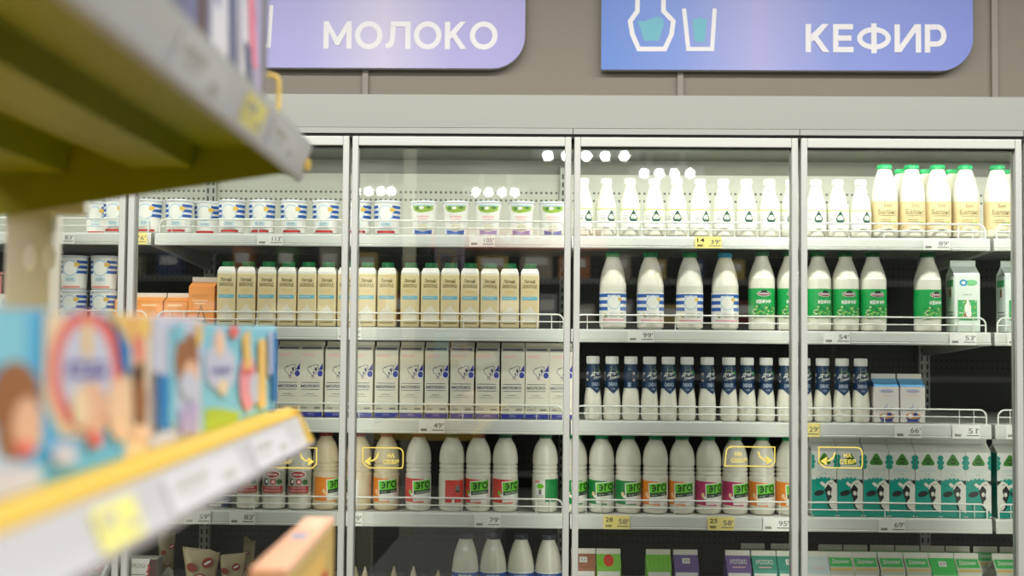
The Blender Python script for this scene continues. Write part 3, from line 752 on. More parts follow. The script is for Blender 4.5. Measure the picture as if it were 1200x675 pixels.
# ---- third shelf: milk cartons ------------------------------------------
MILKC=M('ivory_carton',(226,222,204),.42); DBL=M('deep_blue_print',(36,48,150),.45)
def milk_carton():
    root=empty('milk_carton'); w=.0742; h=.212; hr=.239
    a,b=gable(root,w,w,h,hr,MILKC,MILKC,MILKC,.012)
    l=MB(); y=-b-.0004; z=lambda v:.215*v
    l.rect(-a+.001,a-.001,.001,.015,y,DBL); l.text('ультрапастеризованное',-.014,.012,.004,.0075,y-.0002,M('pale_lilac_print',(170,160,200),.5)); l.rect(-.010,.008,.0095,.0115,y-.0002,M('pale_lilac_print'))
    ML=M('indigo_print',(44,46,96),.5)
    l.text('МОЛОКО',-a+.005,a-.010,.0925,.1020,y,ML,.03)
    l.rect(-a+.006,a-.010,.1075,.1092,y,ML); l.rect(-a+.006,a-.010,.0860,.0877,y,ML)
    l.rect(-.016,.010,z(.335),z(.343),y,GREYTXT); l.rect(-.026,.020,z(.305),z(.310),y,GREYTXT)
    l.rect(-a+.006,-.012,z(.125),z(.14),y,GREYTXT); l.rect(.010,a-.008,z(.12),z(.145),y,GREYTXT); l.rect(-.030,-.022,z(.165),z(.172),y,GREYTXT)
    l.rect(-a+.002,a-.002,z(.105),z(.165),y+.0001,M('ivory_shade',(206,202,184),.5))
    l.rect(-a+.006,.010,z(.885),z(.93),y,M('blush_print',(236,206,196),.5)); l.rect(.0,a-.014,z(.56),z(.575),y,M('blush_print'))
    # line drawn splash
    pts=[(-.012+.0,.140),(-.006,.146),(.004,.148),(.012,.152),(.022,.150),(.020,.142),(.024,.136),(.014,.132),(.016,.124),(.006,.120),(.008,.112),(.002,.118),(-.004,.126),(-.010,.130)]
    l.stroke([(x+.0,zz+.013) for x,zz in pts],.0015,y,ML,closed=True); l.ring(.004,.127,.004,.005,.001,y,ML,n=12)
    l.ell(a-.0090,.137,.0084,.0098,y-.0002,DBL); l.poly([(a-.014,.149),(a-.001,.170),(a-.001,.148)],y-.0002,DBL); l.ell(.014,.151,.0035,.005,y-.0001,ML); l.ell(.008,.140,.0025,.0035,y-.0001,ML); l.ell(-.004,.158,.003,.002,y-.0001,GREYTXT)
    l.ell(a-.0090,.137,.0105,.012,y-.0001,M('white_print'))
    g=slope_print(b,h,hr-.012,w)
    s0=.10; l.add([g(-a+.004,.0005,s0),g(a-.006,.0005,s0),g(a-.006,.0005,s0+.42),g(-a+.004,.0005,s0+.42)],[(0,1,2,3)],M('slate_print',(120,118,132),.5))
    vs,fs,_=text_polys('МОЛОКО',.02); l.add([g(-a+.006+x*(w-.016),.0009,s0+.10+zz*.22) for x,zz in vs],fs,ML)
    l.build('print',root); return root
mc=maker(milk_carton)
for px,d in ((311.5,1),(340,1),(366.5,1),(396,1),(424.4,2),(454,2),(483,2),(512.2,2),(541.8,2),(571.4,2),(600.8,2),(629,2),(656.5,2)):
    put(mc,px,3,d,.038,'ivory МОЛОКО carton with blue base band','carton','ivory milk cartons on the third shelf')
# ---- navy sleeved drink bottles -----------------------------------------
def sleeve_bottle():
    root=empty('drink_bottle'); R=.0277; H=.199
    pr=smooth_profile([(R*.86,0),(R*.98,.006),(R,.018),(R,.050),(R*.93,.075),(R*.84,.095),(R*.79,.112),(R*.84,.128),(R*.83,.146),(R*.76,.160),(R*.62,.172),(R*.60,.180)])
    o=MB(); o.lathe(pr,MILK); o.build('bottle_body',root)
    cap_mb(R*.72,.177,H,M('white_cap')).build('cap',root)
    # sleeve follows the body between the zigzag and the cap
    def rad(z):
        for (r0,z0),(r1,z1) in zip(pr,pr[1:]):
            if z0<=z<=z1: return r0+(r1-r0)*(z-z0)/max(1e-9,z1-z0)
        return pr[-1][0]
    l=MB(); n=40; rows=12; vs=[]; fs=[]
    for k in range(n):
        a=2*PI*k/n; aa=(a+PI)%(2*PI)-PI           # 0 at the front
        zb=.082+.018*min(1,abs(aa)/.9) if abs(aa)<.9 else .100
        for i in range(rows+1):
            z=zb+(.177-zb)*i/rows; r=rad(z)+.0006; vs.append((r*math.sin(a),-r*math.cos(a),z))
    for k in range(n):
        for i in range(rows):
            j=(k+1)%n; fs.append((k*(rows+1)+i,j*(rows+1)+i,j*(rows+1)+i+1,k*(rows+1)+i+1))
    l.add(vs,fs,M('navy_sleeve',(24,54,88),.4),True)
    f=MB()
    f.text('Дана',-.020,.016,.135,.149,0,WHITE,.045,.3,.18); f.text('Гренка',-.012,.023,.124,.135,0,WHITE,.035,.3,.22)
    f.text('СНЕЖОК',-.016,.016,.106,.1175,0,M('pale_navy_text',(190,204,220),.5),.03); f.text('1,5%',-.006,.006,.094,.100,0,M('pale_navy_text'))
    f.rect(-.008,.012,.152,.166,.0,M('field_badge',(196,206,170),.5)); f.poly([(-.008,.152),(.012,.152),(.012,.157),(.002,.160),(-.008,.156)],-.0002,M('meadow_green'))
    f.ell(.022,.150,.006,.006,0,M('leaf_bright',(50,150,70),.5)); f.rect(-.036,-.029,.122,.150,0,M('stamp_cream',(220,200,180),.5)); f.rect(-.052,-.042,.104,.160,0,M('pale_steel_print',(140,168,186),.5))
    v2=[]
    for (x,y,z) in f.v: r=rad(z)+.0012-y; a=x/(R*.86); v2.append((r*math.sin(a),-r*math.cos(a),z))
    b0=len(l.v); l.v+=v2
    for q,k in zip(f.f,f.m): l.f.append(tuple(b0+i for i in q)); l.m.append(l.mi(f.mats[k])); l.sm.append(False)
    m2=M('pale_teal_print',(176,208,204),.5)
    for sgn in (-1,1):
        l.v+= [( (rad(z)+.0005)*math.sin(a),-(rad(z)+.0005)*math.cos(a),z) for a,z in ((sgn*0,.082),(sgn*.9,.100),(sgn*.9,.094),(0,.076))]
        b1=len(l.v)-4; l.f.append((b1,b1+1,b1+2,b1+3) if sgn<0 else (b1+3,b1+2,b1+1,b1)); l.m.append(l.mi(m2)); l.sm.append(False)
    l.build('sleeve',root); return root
sl=maker(sleeve_bottle)
for px,d,a in ((694.6,3,.5),(717,3,.1),(739,3,1.7),(761,3,.45),(783,3,.1),(805,3,-.05),(828.6,3,.6),(854,3,-.2),(875.5,3,-.1),(897.7,3,.1),(920.5,3,.35),(942,4,.2),(964,4,.1),(986.8,4,.0),(1008.8,4,.05)):
    put(sl,px,3,d,.029,'white-capped drink bottle with navy sleeve','bottle','navy sleeve bottles on the third shelf',rot=a)
# ---- white and blue cartons ---------------------------------------------
def blue_roof_carton():
    root=empty('milk_carton'); w=.0765; h=.113; hr=.152; RB=M('roof_blue',(96,160,206),.45)
    a,b=gable(root,w,w,h,hr,M('rosy_white',(226,220,214),.45),RB,FINW,.015)
    l=MB(); y=-b-.0004; LV=M('lavender_print',(190,186,210),.5); UB=M('ultramarine_print',(52,66,140),.5); OB=M('amber_print',(206,150,96),.5)
    l.ell(0,h-.014,.022,.006,y,LV); l.text('МОЛОКО',-.015,.015,h-.0165,h-.0115,y-.0002,M('lavender_text',(140,136,176),.5)); l.rect(-.015,.015,h-.028,h-.026,y,PINK)
    l.ell(0,.018,.022,.014,y,UB); l.ell(0,.022,.024,.010,y-.0001,OB); l.ell(-.008,.022,.006,.008,y-.0003,WHITE); l.ell(.008,.026,.007,.006,y-.0003,UB)
    l.poly([(-.020,.040),(.020,.040),(.016,.048),(.004,.044),(-.006,.048),(-.018,.044)],y-.0002,UB); l.poly([(-.004,.044),(.003,.044),(0,.066)],y-.0002,LV); l.rect(-.020,.020,.003,.007,y-.0003,UB)
    l.build('print',root); return root
br=maker(blue_roof_carton)
for px in (1035,1065.5): put(br,px,3,4,.038,'white milk carton with pale blue roof','carton','blue roofed cartons on the third shelf')

# ---- fourth shelf --------------------------------------------------------
M('pale_lime_text',(200,220,190),.5)
EGO={}
def ego_bottle(c,capm,cream=False):
    root=empty('kefir_bottle'); R=.0410; H=.247
    pr=[(R*.78,0),(R*.93,.003),(R*.995,.012)]+[(R,.018),(R,.113),(R*.985,.116),(R*.90,.119),(R*.975,.1225),(R*.985,.126),(R*.975,.129),(R*.89,.132),(R*.965,.1355),(R*.98,.139),(R*.965,.142),(R*.885,.145),(R*.955,.148)]+smooth_profile([(R*.985,.150),(R*.975,.170),(R*.90,.190),(R*.76,.207),(R*.58,.220),(R*.47,.228),(R*.455,.234)])
    bm=M('cream_plastic',(222,206,172),.3) if cream else MILK
    o=MB(); o.lathe(pr,bm); o.build('bottle_body',root)
    cap_mb(R*.50,.232,H,capm).build('cap',root)
    l=MB(); r=R+.0006
    M('ego_green',(20,136,66),.45); M('ego_red',(216,66,54),.45)
    if c=='back_red':
        l.wrect(r,-.35,1.2,.028,.098,M('ego_red',(216,66,54),.45)); f=MB()
        f.rect(.019,.034,.062,.080,-.0004,M('barcode_grey',(120,116,112),.5))
        f.rect(.020,.033,.060,.066,-.0007,BLACK)
        for k in range(5): f.rect(-.008,.012,.040+.009*k,.0425+.009*k,-.0004,M('ego_red_light',(226,110,96),.5))
        f.rect(.008,.016,.026,.040,-.0005,WHITE); l.wrap(f,r)
    elif c=='back_green':
        l.wrect(r,.0,1.3,.034,.104,M('ego_green',(20,136,66),.45)); f=MB()
        f.rect(-.036,.0,.030,.100,-.0002,WHITE); f.ell(-.016,.082,.012,.008,-.0004,LIME); f.rect(-.021,-.012,.056,.072,-.0004,M('barcode_grey')); f.ell(-.026,.096,.010,.004,-.0004,M('salmon_print'))
        for k in range(4): f.rect(-.030,-.004,.034+.006*k,.0355+.006*k,-.0004,GREYTXT)
        l.wrap(f,r)
    else:
        mm={'green':M('ego_green'),'orange':M('ego_orange',(242,142,44),.45),'red':M('ego_red',(216,66,54),.45),'pink':M('ego_pink',(196,50,110),.45)}[c]
        l.wrect(r,-1.5,.35,.030,.104,mm,tilt=-.05); l.wrect(r+.0002,.35,1.2,.030,.098,WHITE,tilt=-.05)
        f=MB(); T=M('ego_lime',(110,206,52),.45)
        f.poly([(-.020,.030),(.044,.032),(.044,.101),(-.023,.095)],-.0003,WHITE)
        f.poly([(-.018,.064),(.041,.070),(.041,.099),(-.020,.092)],-.0006,T); f.poly([(-.017,.052),(.041,.058),(.041,.070),(-.018,.064)],-.0006,M('ego_dark',(22,50,36),.5))
        EG=M('ego_text',(12,44,24),.5); w_=.0042; z_=.0695
        f.ring(-.0065,z_+.0105,.0085,.0105,w_,-.0010,EG,a0=-PI*.72,a1=PI*.72); f.rect(-.010,.001,z_+.0085,z_+.0125,-.0011,EG)
        f.rect(.0055,.0055+w_,z_+.001,z_+.022,-.0010,EG); f.rect(.0055,.0165,z_+.0182,z_+.022,-.0011,EG)
        f.ring(.0280,z_+.0135,.0105,.0105,w_,-.0010,EG)
        f.text('молоко' if c in('red',) else 'кефир',-.011,.036,.0545,.0610,-.0010,M('pale_lime_text'),0,0,.10)
        for k in range(3): f.rect(-.004,.014,.034+.004*k,.0352+.004*k,-.0006,PINK)
        f.ell(-.022,.052,.007,.005,-.0005,WHITE if c!='orange' else ORGD); f.ell(-.030,.060,.005,.007,-.0005,LIME if c=='red' else ORGD)
        l.wrap(f,r)
    l.build('label',root); return root
DKCAP=M('dark_green_cap'); MK={}
def egom(c,capm,cream=False):
    k=(c,capm.name,cream)
    if k not in MK: MK[k]=maker(lambda: ego_bottle(c,capm,cream))
    return MK[k]
MAROON=M('maroon_cap',(120,40,32),.4)
names={'green':'ribbed bottle with green lime-badge label','orange':'ribbed bottle with orange lime-badge label','red':'ribbed bottle with red lime-badge label','pink':'ribbed bottle with pink lime-badge label','back_red':'ribbed bottle turned to its plain red side','back_green':'ribbed bottle with barcode beside green panel'}
ge='ribbed bottles on the fourth shelf'
for px,d,c,a,cr,cp in ((381,1,'orange',.85,True,MAROON),(420,2,'green',-1.0,True,MAROON),(452.3,2,'orange',0.1,True,MAROON),(490,2,'red',.25,False,MAROON),(529,2,'back_red',-.1,False,DKCAP),(560,2,'red',0,False,MAROON),(591.5,2,'red',.4,False,DKCAP),(638.5,2,'back_green',0,False,DKCAP),
        (673,3,'green',.35,False,GREEN),(704.7,3,'green',.1,False,GREEN),(736,3,'green',.3,False,GREEN),(767.7,3,'orange',0,False,GREEN),(799,3,'orange',-.1,False,GREEN),(830,3,'pink',.25,False,GREEN),(861,3,'pink',.3,False,GREEN),(893,3,'orange',0,False,GREEN),(924,3,'orange',.2,False,GREEN)):
    put(egom(c,cp,cr),px,4,d,.041,('cream ' if cr else '')+names[c],'bottle',ge,rot=a-(.08 if not c.startswith('back') else 0))
def red_label_bottle():
    root=empty('milk_bottle'); R=.0375; H=.225
    pr=smooth_profile([(R*.80,0),(R*.96,.005),(R,.016),(R,.140),(R*.98,.160),(R*.86,.182),(R*.64,.200),(R*.46,.212),(R*.45,.216)])
    o=MB(); o.lathe(pr,MILK); o.build('bottle_body',root); cap_mb(R*.5,.214,H,RED).build('cap',root)
    l=MB(); r=R+.0005; l.wband(r,.054,.122,M('sage_label',(176,174,160),.5))
    f=MB(); f.ell(0,.110,.026,.012,-.0004,WHITE); f.ell(0,.110,.023,.0098,-.0007,M('badge_red',(176,36,36),.45)); f.text('Молочное',-.016,.016,.106,.114,-.001,WHITE,.02,.2)
    f.ell(-.020,.086,.007,.011,-.0004,BLACK); f.ell(-.018,.088,.004,.006,-.0006,WHITE); f.ell(.024,.086,.010,.008,-.0004,M('bush_green',(40,100,44),.5)); f.ring(.004,.087,.009,.009,.003,-.0006,M('badge_red')); f.ell(.004,.087,.006,.006,-.0005,PINK)
    f.rect(-.036,.036,.054,.073,-.0004,M('badge_red')); f.text('ТОПЛЁНОЕ',-.024,.026,.066,.0715,-.0008,WHITE); f.text('КЕФИР МОЛОКО',-.030,.030,.0565,.062,-.0008,WHITE); f.rect(-.036,.036,.0490,.054,-.0004,M('clay_print',(170,120,100),.5))
    l.wrap(f,r); l.build('label',root); return root
rl=maker(red_label_bottle)
for px in (291,321,351): put(rl,px,4,1,.0375,'white bottle with red badge label','bottle','red badge bottles on the fourth shelf')
def dessert_pack():
    root=empty('dessert_cup'); o=MB(); o.lathe([(.036,0),(.040,.022),(.043,.026)],CUPW,28); o.build('cup_body',root)
    l=MB(); l.wband(.0392,.004,.018,M('dessert_navy',(40,60,104),.45)); l.wrect(.0396,-.5,.5,.007,.015,WHITE); l.taper(.0392,.0412,0,.026); l.build('label',root)
    l=MB(); l.lathe([(.0435,.0262),(.044,.0275),(.040,.0285)],M('lid_blue',(60,116,196),.35),28); l.build('lid',root); return root
dp=maker(dessert_pack)
for k in range(2): put(dp,255.5,4,1,.044,('lower','upper')[k]+' navy dessert cup of the short stack','dessert cup','stacked dessert cups',0,.0288*k)
# ---- teal cow cartons ----------------------------------------------------
def cow_carton(mirror=1):
    def b():
        root=empty('milk_carton'); w=.0785; h=.203; hr=.243; s=mirror
        a,b_=gable(root,w,w,h,hr,M('cool_white_carton',(222,224,216),.42),M('cool_white_carton'),M('cool_white_carton'),.016)
        l=MB(); y=-b_-.0004; C=M('cow_teal',(0,150,132),.45); E2=M('badge_green',(62,130,40),.45); PT=M('pale_teal_print',(176,208,204),.5)
        wav=[(-a,.105)]+[(-a+w*k/24,.112+.008*math.sin(k/24*PI)+.0022*math.sin(k*1.6)) for k in range(25)]+[(a,.105),(a,0.0),(-a,0.0)]
        l.poly([(x*s,z) for x,z in wav],y,C)
        hd=[(.000,.092),(.008,.106),(.020,.113),(.034,.114),(a,.110),(a,.014),(.030,.018),(.018,.030),(.012,.046),(.012,.064),(.004,.076)]
        l.poly([(x*s,z) for x,z in hd],y-.0002,M('cow_white',(226,224,214),.45)); K=M('cow_black',(34,32,34),.45)
        l.poly([(x*s,z) for x,z in [(.000,.082),(.012,.100),(.024,.086),(.020,.068),(.024,.060),(.012,.044),(.006,.062)]],y-.0004,K)
        l.ell(-.016*s,.072,.016,.0085,y-.0005,K,rot=.25*s); l.poly([(x*s,z) for x,z in [(.006,.098),(-.008,.108),(-.014,.102),(-.004,.092)]],y-.0004,M('cow_white'))
        l.poly([(x*s,z) for x,z in [(.026,.112),(a,.116),(a,.100),(.034,.104)]],y-.0005,K); l.stroke([((.016)*s,.104),(.020*s,.101),(.025*s,.103)],.0015,y-.0006,K)
        l.ell(.014*s,.072,.005,.007,y-.0006,M('cow_white')); l.stroke([(.012*s,.046),(.012*s,.034),(.020*s,.022),(.034*s,.018)],.005,y-.0004,K)
        t=[]
        for (cx_,cz_,a0) in ((0,.189,PI/2),(-.0135,.167,PI*7/6),(.0135,.167,-PI/6)):
            for k in range(7): q=a0+(PI*2/3)/2-(PI*2/3)*k/6 if False else a0-PI/3+(PI*2/3)*k/6; t.append((cx_+.0065*math.cos(q),cz_+.0065*math.sin(q)))
        l.poly(t,y-.0002,E2); l.ell(0,.1735,.009,.009,y-.0004,M('badge_dark',(34,80,24),.5)); l.text('ЛУГ',-.007,.007,.171,.176,y-.0006,LIME)
        for sx in (-1,1):
            for k in range(3): l.ell(sx*(a-.0015),.160+.011*k,.0048 if k==1 else .0032,.008,y-.0001,C) if False else l.poly([(sx*(a-.0003),.1475+.014*k)]+[(sx*(a-.0003-(.012 if k==1 else .0095)*math.sin(q)),.1555+.014*k-.0085*math.cos(q)) for q in [PI*j/8 for j in range(9)]],y-.0002-.0001*k,C)
        l.rect(-.028,.028,.147,.1485,y,PT); l.rect(-.024,.024,.141,.1425,y,PT); l.text('1%',-.007,.007,.129,.1355,y,M('mid_teal_print',(120,176,166),.5)); l.rect(-.024,.024,.121,.123,y,PT)
        l.rect(-a+.001,-a+.006,0.001,.004,y-.0003,WHITE); l.rect(a-.006,a-.001,.001,.004,y-.0003,WHITE)
        x=-a-.0004; l.add([(x,b_-.004,.0),(x,-b_+.001,.0),(x,-b_+.001,.200),(x,b_-.004,.200)],[(0,1,2,3)],C) if mirror<0 else None
        l.build('print',root); return root
    return maker(b)
cw=cow_carton(1); cwm=cow_carton(-1)
for px in (962.5,992.5,1023,1053,1083,1112,1141.5): put(cw,px,4,4,.039,'teal and white carton with cow picture','carton','teal cow cartons on the fourth shelf')
put(cwm,1178,4,4,.039,'teal carton whose cow faces the other way','carton','teal cow cartons on the fourth shelf')

# ---- bottom shelf --------------------------------------------------------
sbd=striped_bottle(M('dark_blue_cap',(40,44,64),.4),.14)
for px in (545,577.5,610,642.5): put(sbd,px,5,2,.0425,'large dark-capped bottle with blue striped label','bottle','large bottles on the bottom shelf')
def roof_carton(c1,c2,h,hr,fin,detail):
    def b():
        root=empty('milk_carton'); w=.0765
        a,b_=gable(root,w,w,h,hr,c1,c2,fin,.016)
        l=MB(); y=-b_-.0004; g=slope_print(b_,h,hr-.016,w)
        q=lambda x0,x1,s0,s1,m,o=.0005: l.add([g(x0,o,s0),g(x1,o,s0),g(x1,o,s1),g(x0,o,s1)],[(0,1,2,3)],m)
        def slope_text(s,x0,x1,s0,s1,m):
            vs,fs,_=text_polys(s,.01); l.add([g(x0+x*(x1-x0),.0009,s0+zz*(s1-s0)) for x,zz in vs],fs,m)
        if detail=='label': q(-.012,.012,.35,.75,WHITE); slope_text('2,5',-.008,.008,.45,.65,GREYTXT)
        if detail=='green': q(-a+.004,a-.004,.28,.92,M('fresh_green',(70,192,98),.45)); slope_text('Деревня',-.026,.026,.45,.80,WHITE); q(-a+.004,a-.004,.02,.16,GOLD)
        if detail=='text': slope_text('МОЛОКО',-.026,.026,.35,.7,WHITE); q(-.02,.02,.1,.18,PINK)
        if detail=='dot':
            l.add([g(.016*math.cos(t),.0007,.5+.45*math.sin(t)) for t in [2*PI*k/20 for k in range(20)]],[tuple(range(20))],M('dot_orange',(214,70,44),.45)); q(-.035,-.015,.1,.5,LIME,.0006)
        if detail=='stripes':
            for k in range(5): q(-.032+.014*k,-.026+.014*k,.05+.08*(k%2),.85,LIME)
        l.rect(-a+.004,a-.004,h-.05,h-.012,y,WHITE); l.text('МОЛОКО',-.025,.025,h-.040,h-.026,y-.0002,GREYTXT)
        l.build('print',root); return root
    return maker(b)
BROWN=M('brown_carton',(168,112,84),.45); LG=M('grass_carton',(136,206,82),.45); VIO=M('violet_carton',(118,98,156),.45); SEA=M('seagreen_carton',(70,160,140),.45)
gb='gable cartons on the bottom shelf'; CH,CR=.150,.202
def rc(c,detail,top=None): return roof_carton(c,top or c,CH,CR,FINW,detail)
put(rc(BROWN,'label'),683,5,3,.038,'brown carton with white label','carton',gb)
put(rc(LG,'dot'),712.5,5,3,.038,'grass-green carton with orange dot','carton',gb)
put(rc(LG,'stripes'),771,5,3,.038,'grass-green carton with lime stripes','carton',gb)
put(rc(VIO,'label'),803,5,3,.038,'violet carton with small white label','carton',gb)
put(rc(VIO,'text'),864,5,3,.038,'violet carton with white lettering','carton',gb)
put(rc(SEA,'text'),894.5,5,3,.038,'sea-green carton with white lettering','carton',gb)
put(rc(SEA,'label'),924,5,3,.038,'sea-green carton with small white label','carton',gb)
put(rc(M('sage_carton',(150,156,140),.5),'text'),882,5,3,.038,'grey-green carton behind violet and sea-green cartons','carton',gb,.13)
put(rc(M('sage_carton'),'text'),917,5,3,.038,'grey-green carton behind two sea-green cartons','carton',gb,.13)
gr=rc(M('cream_carton',(206,210,190),.45),'green'); gr2=rc(M('bright_green_carton',(64,196,92),.45),'label'); gb2='cartons with green roofs on the bottom shelf'
put(rc(M('ice_carton',(206,222,222),.45),'text'),956,5,4,.038,'ice-white gable carton beside green cartons','carton',gb2)
for px in (983.5,1012.5,1043,1073,1132,1177): put(gr,px,5,4,.038,'cream carton with green gable','carton',gb2)
put(gr2,1102.5,5,4,.038,'bright green carton with white label','carton',gb2)
for px in (973,1002.5,1034,1063.5,1093,1122.5,1155,1186): put(gr,px,5,4,.038,'rear cream carton with green gable','carton',gb2,.125)

def pouch(w,d,h,m,mp,txt=None,tip=True):
    """pillow packet pinched to a crimped edge at the top"""
    def b():
        root=empty('snack_pouch'); o=MB(); n=10; rows=9; vs=[]; fs=[]
        for i in range(rows+1):
            t=i/rows; z=h*t; hw=w/2*(1-.20*math.sin(PI*min(1,t*1.05))) if not tip else w/2*(1-t**1.3)+.002; hd=d/2*(max(0.02,math.sin(PI*min(1,.25+.75*t))**.7) if i<rows else .02)
            for k in range(n):
                a=2*PI*k/n; c,s_=math.cos(a),math.sin(a)
                vs.append((hw*math.copysign(abs(c)**.7,c),hd*math.copysign(abs(s_)**.8,s_)+.002*math.sin(7*t+k),z+(.0015*math.sin(3*a+2*t)+(.045*h*c*t*math.sin(w*97) if not tip else 0)+(.004*math.sin(5*c+w*60)*t**3 if not tip else 0))*(t>0)))
        for i in range(rows):
            for k in range(n): fs.append((i*n+k,i*n+(k+1)%n,(i+1)*n+(k+1)%n,(i+1)*n+k))
        o.add(vs,fs,m,True); o.add(vs[:n],[tuple(range(n))[::-1]],m); o.add(vs[-n:],[tuple(range(n))],m)
        o.build('bag_body',root)
        l=MB(); y=-d/2-.004
        l.ell(0,h*.55,w*.17,w*.11,y,mp); l.ell(0,h*.55,w*.12,w*.07,y-.0004,WHITE); l.rect(-w*.09,w*.09,h*.54,h*.56,y-.0008,mp)
        if not tip: l.poly([(-w*.36,h*.05),(w*.36,h*.05),(w*.30,h*.44),(w*.05,h*.50),(-w*.28,h*.40)],y+.0002,WHITE); l.ell(w*.2,h*.80,w*.16,w*.13,y,mp,rot=.5); l.ell(w*.2,h*.80,w*.11,w*.03,y-.0004,WHITE,rot=.5); l.ell(-w*.22,h*.72,w*.14,w*.11,y,mp,rot=-.6); l.rect(-w*.3,w*.1,h*.2,h*.36,y,M('scarlet_print',(196,60,40),.5))
        l.build('print',root); return root
    return maker(b)
KR=M('kraft_film',(178,164,128),.35,noise=.12); KR2=M('pale_kraft_film',(206,192,160),.35,noise=.1); BR=M('brick_print',(150,60,48),.5)
# small sachets with pointed tips, second-from-left fridge
for px,hh,desc in ((416,.140,'kraft sachet nearest the door frame'),(427,.130,'pale sachet behind another sachet'),(461,.142,'pointed kraft sachet with red badge'),(484,.143,'pale pointed sachet right of the badge sachet'),(513,.132,'pointed kraft sachet left of the large bottles')):
    put(pouch(.062,.028,hh,KR2 if 'pale' in desc else KR,BR),px,5,2,.018,desc,'pouch','pointed sachets on the bottom shelf',.05 if px==427 else 0,0,.35*math.sin(px))
put(pouch(.060,.03,.215,M('khaki_film',(150,140,106),.35,noise=.1),BR,tip=False),194,5,1,.018,'tall plain khaki pouch','pouch','crimped pouches on the bottom shelf',.14,0,.5)
put(pouch(.118,.04,.187,KR,BR,tip=False),235,5,1,.022,'wide kraft pouch with red badges','pouch','crimped pouches on the bottom shelf',-.004,0,.10)
put(pouch(.085,.035,.172,KR,BR,tip=False),272,5,1,.020,'narrow kraft pouch right of the wide pouch','pouch','crimped pouches on the bottom shelf',.0,0,-.05)
put(pouch(.050,.03,.198,M('khaki_film'),BR,tip=False),291,5,1,.018,'slim khaki pouch','pouch','crimped pouches on the bottom shelf',.14,0,-.5)
put(pouch(.070,.03,.165,KR2,BR,tip=False),322,5,1,.018,'pale pouch beside the peach box','pouch','crimped pouches on the bottom shelf',.03,0,.2)
def curd_box():
    root=empty('curd_box'); o=MB(); o.bbox(-.055,.055,-.03,.03,0,.079,M('box_white',(214,212,206),.5),.0015,1); o.build('box_body',root)
    l=MB(); y=-.0304; l.text('TVOROGI',-.050,.018,.050,.064,y,GREYTXT,.005); l.rect(-.03,.02,.028,.031,y,GREYTXT)
    CH2=M('choco_print',(74,40,34),.5); l.poly([(.055,.001),(.055,.078),(.034,.078),(.026,.046),(.030,.030),(.018,.012),(.022,.001)],y,CH2)
    for k in range(9): l.ell(.022+.003*math.sin(k*2.1)+.002*k*.6,.006+.0065*k,.0035,.0035,y-.0003,M('berry_print',(190,50,44),.5),n=10)
    l.build('print',root); return root
cb=maker(curd_box)
for k in range(2): put(cb,166,5,1,.031,('lower','upper')[k]+' white curd box of the stack','box','white curd boxes on the bottom shelf',0,.0795*k)
def silver_pouch(): return pouch(.11,.05,.165,M('silver_film',(196,196,196),.22,metal=.3,noise=.15),M('berry_print'),tip=False)()
put(silver_pouch,110,5,0,.026,'silver pouch with red print','pouch','pouches in the leftmost fridge')
put(maker(lambda: pouch(.07,.03,.14,M('rosy_film',(206,170,160),.3,noise=.15),M('berry_print'),tip=False)()),72,5,0,.024,'rosy pouch','pouch','pouches in the leftmost fridge')
# white tray in leftmost fridge with stick packs
def tray():
    root=empty('display_tray'); o=MB(); t=.003; w,d,h=.11,.12,.095
    o.box(-w/2,w/2,-d/2,-d/2+t,0,h,WHITE); o.box(-w/2,w/2,d/2-t,d/2,0,h,WHITE); o.box(-w/2,-w/2+t,-d/2,d/2,0,h,WHITE); o.box(w/2-t,w/2,-d/2,d/2,0,h,WHITE); o.box(-w/2,w/2,-d/2,d/2,0,t,WHITE); o.build('tray_body',root)
    l=MB(); l.text('12',.020,.032,h-.035,h-.018,-d/2-.0004,SKY); l.rect(-.04,.0,h-.03,h-.024,-d/2-.0004,GREYTXT); l.build('print',root); return root
put(tray,4,2,0,.06,'white display tray holding red stick packets','display tray','display trays')
def stick():
    root=empty('stick_packet'); o=MB(); o.bbox(-.006,.006,-.003,.003,0,.155,M('maroon_film',(120,40,36),.3),.002,1); o.bbox(-.0062,.0062,-.0012,.0012,.155,.163,M('salmon_print'),.0005,1); o.build('packet_body',root)
    l=MB(); l.rect(-.003,.003,.03,.15,-.0034,M('salmon_print')); l.build('print',root); return root
st=maker(stick)
for k,px in enumerate((0,6,11)): put(st,px,2,0,.02,'red stick packet in the white tray','stick packet','red stick packets',.03,.004,.2*k)
label_all()
for o in bpy.data.objects:
    if o.get('label') and not 4<=len(o['label'].split())<=15: print('LABEL LENGTH',len(o['label'].split()),o['label'])

# ------------------------------------------------------------------ price tags
def price_tag(px0,px1,row,text,yellow,label,big=None):
    ztop={1:Z1,2:Z2,3:Z3,4:Z4}[row]; zbot={1:L1,2:L2,3:L3,4:L4}[row]
    a=at(px0,(0,283,392,500,610)[row],YS); b=at(px1,(0,283,392,500,610)[row],YS); w=b.x-a.x; h=(ztop-zbot)*.93
    root=empty('price_tag',((a.x+b.x)/2,YS-.0075,zbot+.0015)); tag(root,label,'price tag','price tags on the fridge shelves')
    o=MB(); o.box(-w/2,w/2,-.0012,0,0,h,M('tag_yellow',(250,232,140),.5) if yellow else M('tag_white',(240,240,234),.5)); o.build('card',root)
    l=MB(); y=-.0016
    l.text(text,w*.08,w*.40,h*.36,h*.74,y,GREYTXT,.01); l.rect(w*.42,w*.46,h*.6,h*.74,y,GREYTXT); l.rect(w*.02,w*.46,h*.18,h*.25,y,GREYTXT)
    for k in range(7): l.rect(-w*.42+w*.035*k,-w*.42+w*.035*k+w*.022,h*.14,h*.32,y,BLACK)
    if big: l.text(big,-w*.42,-w*.14,h*.52,h*.86,y,BLACK,.01)
    l.build('printing',root); return root
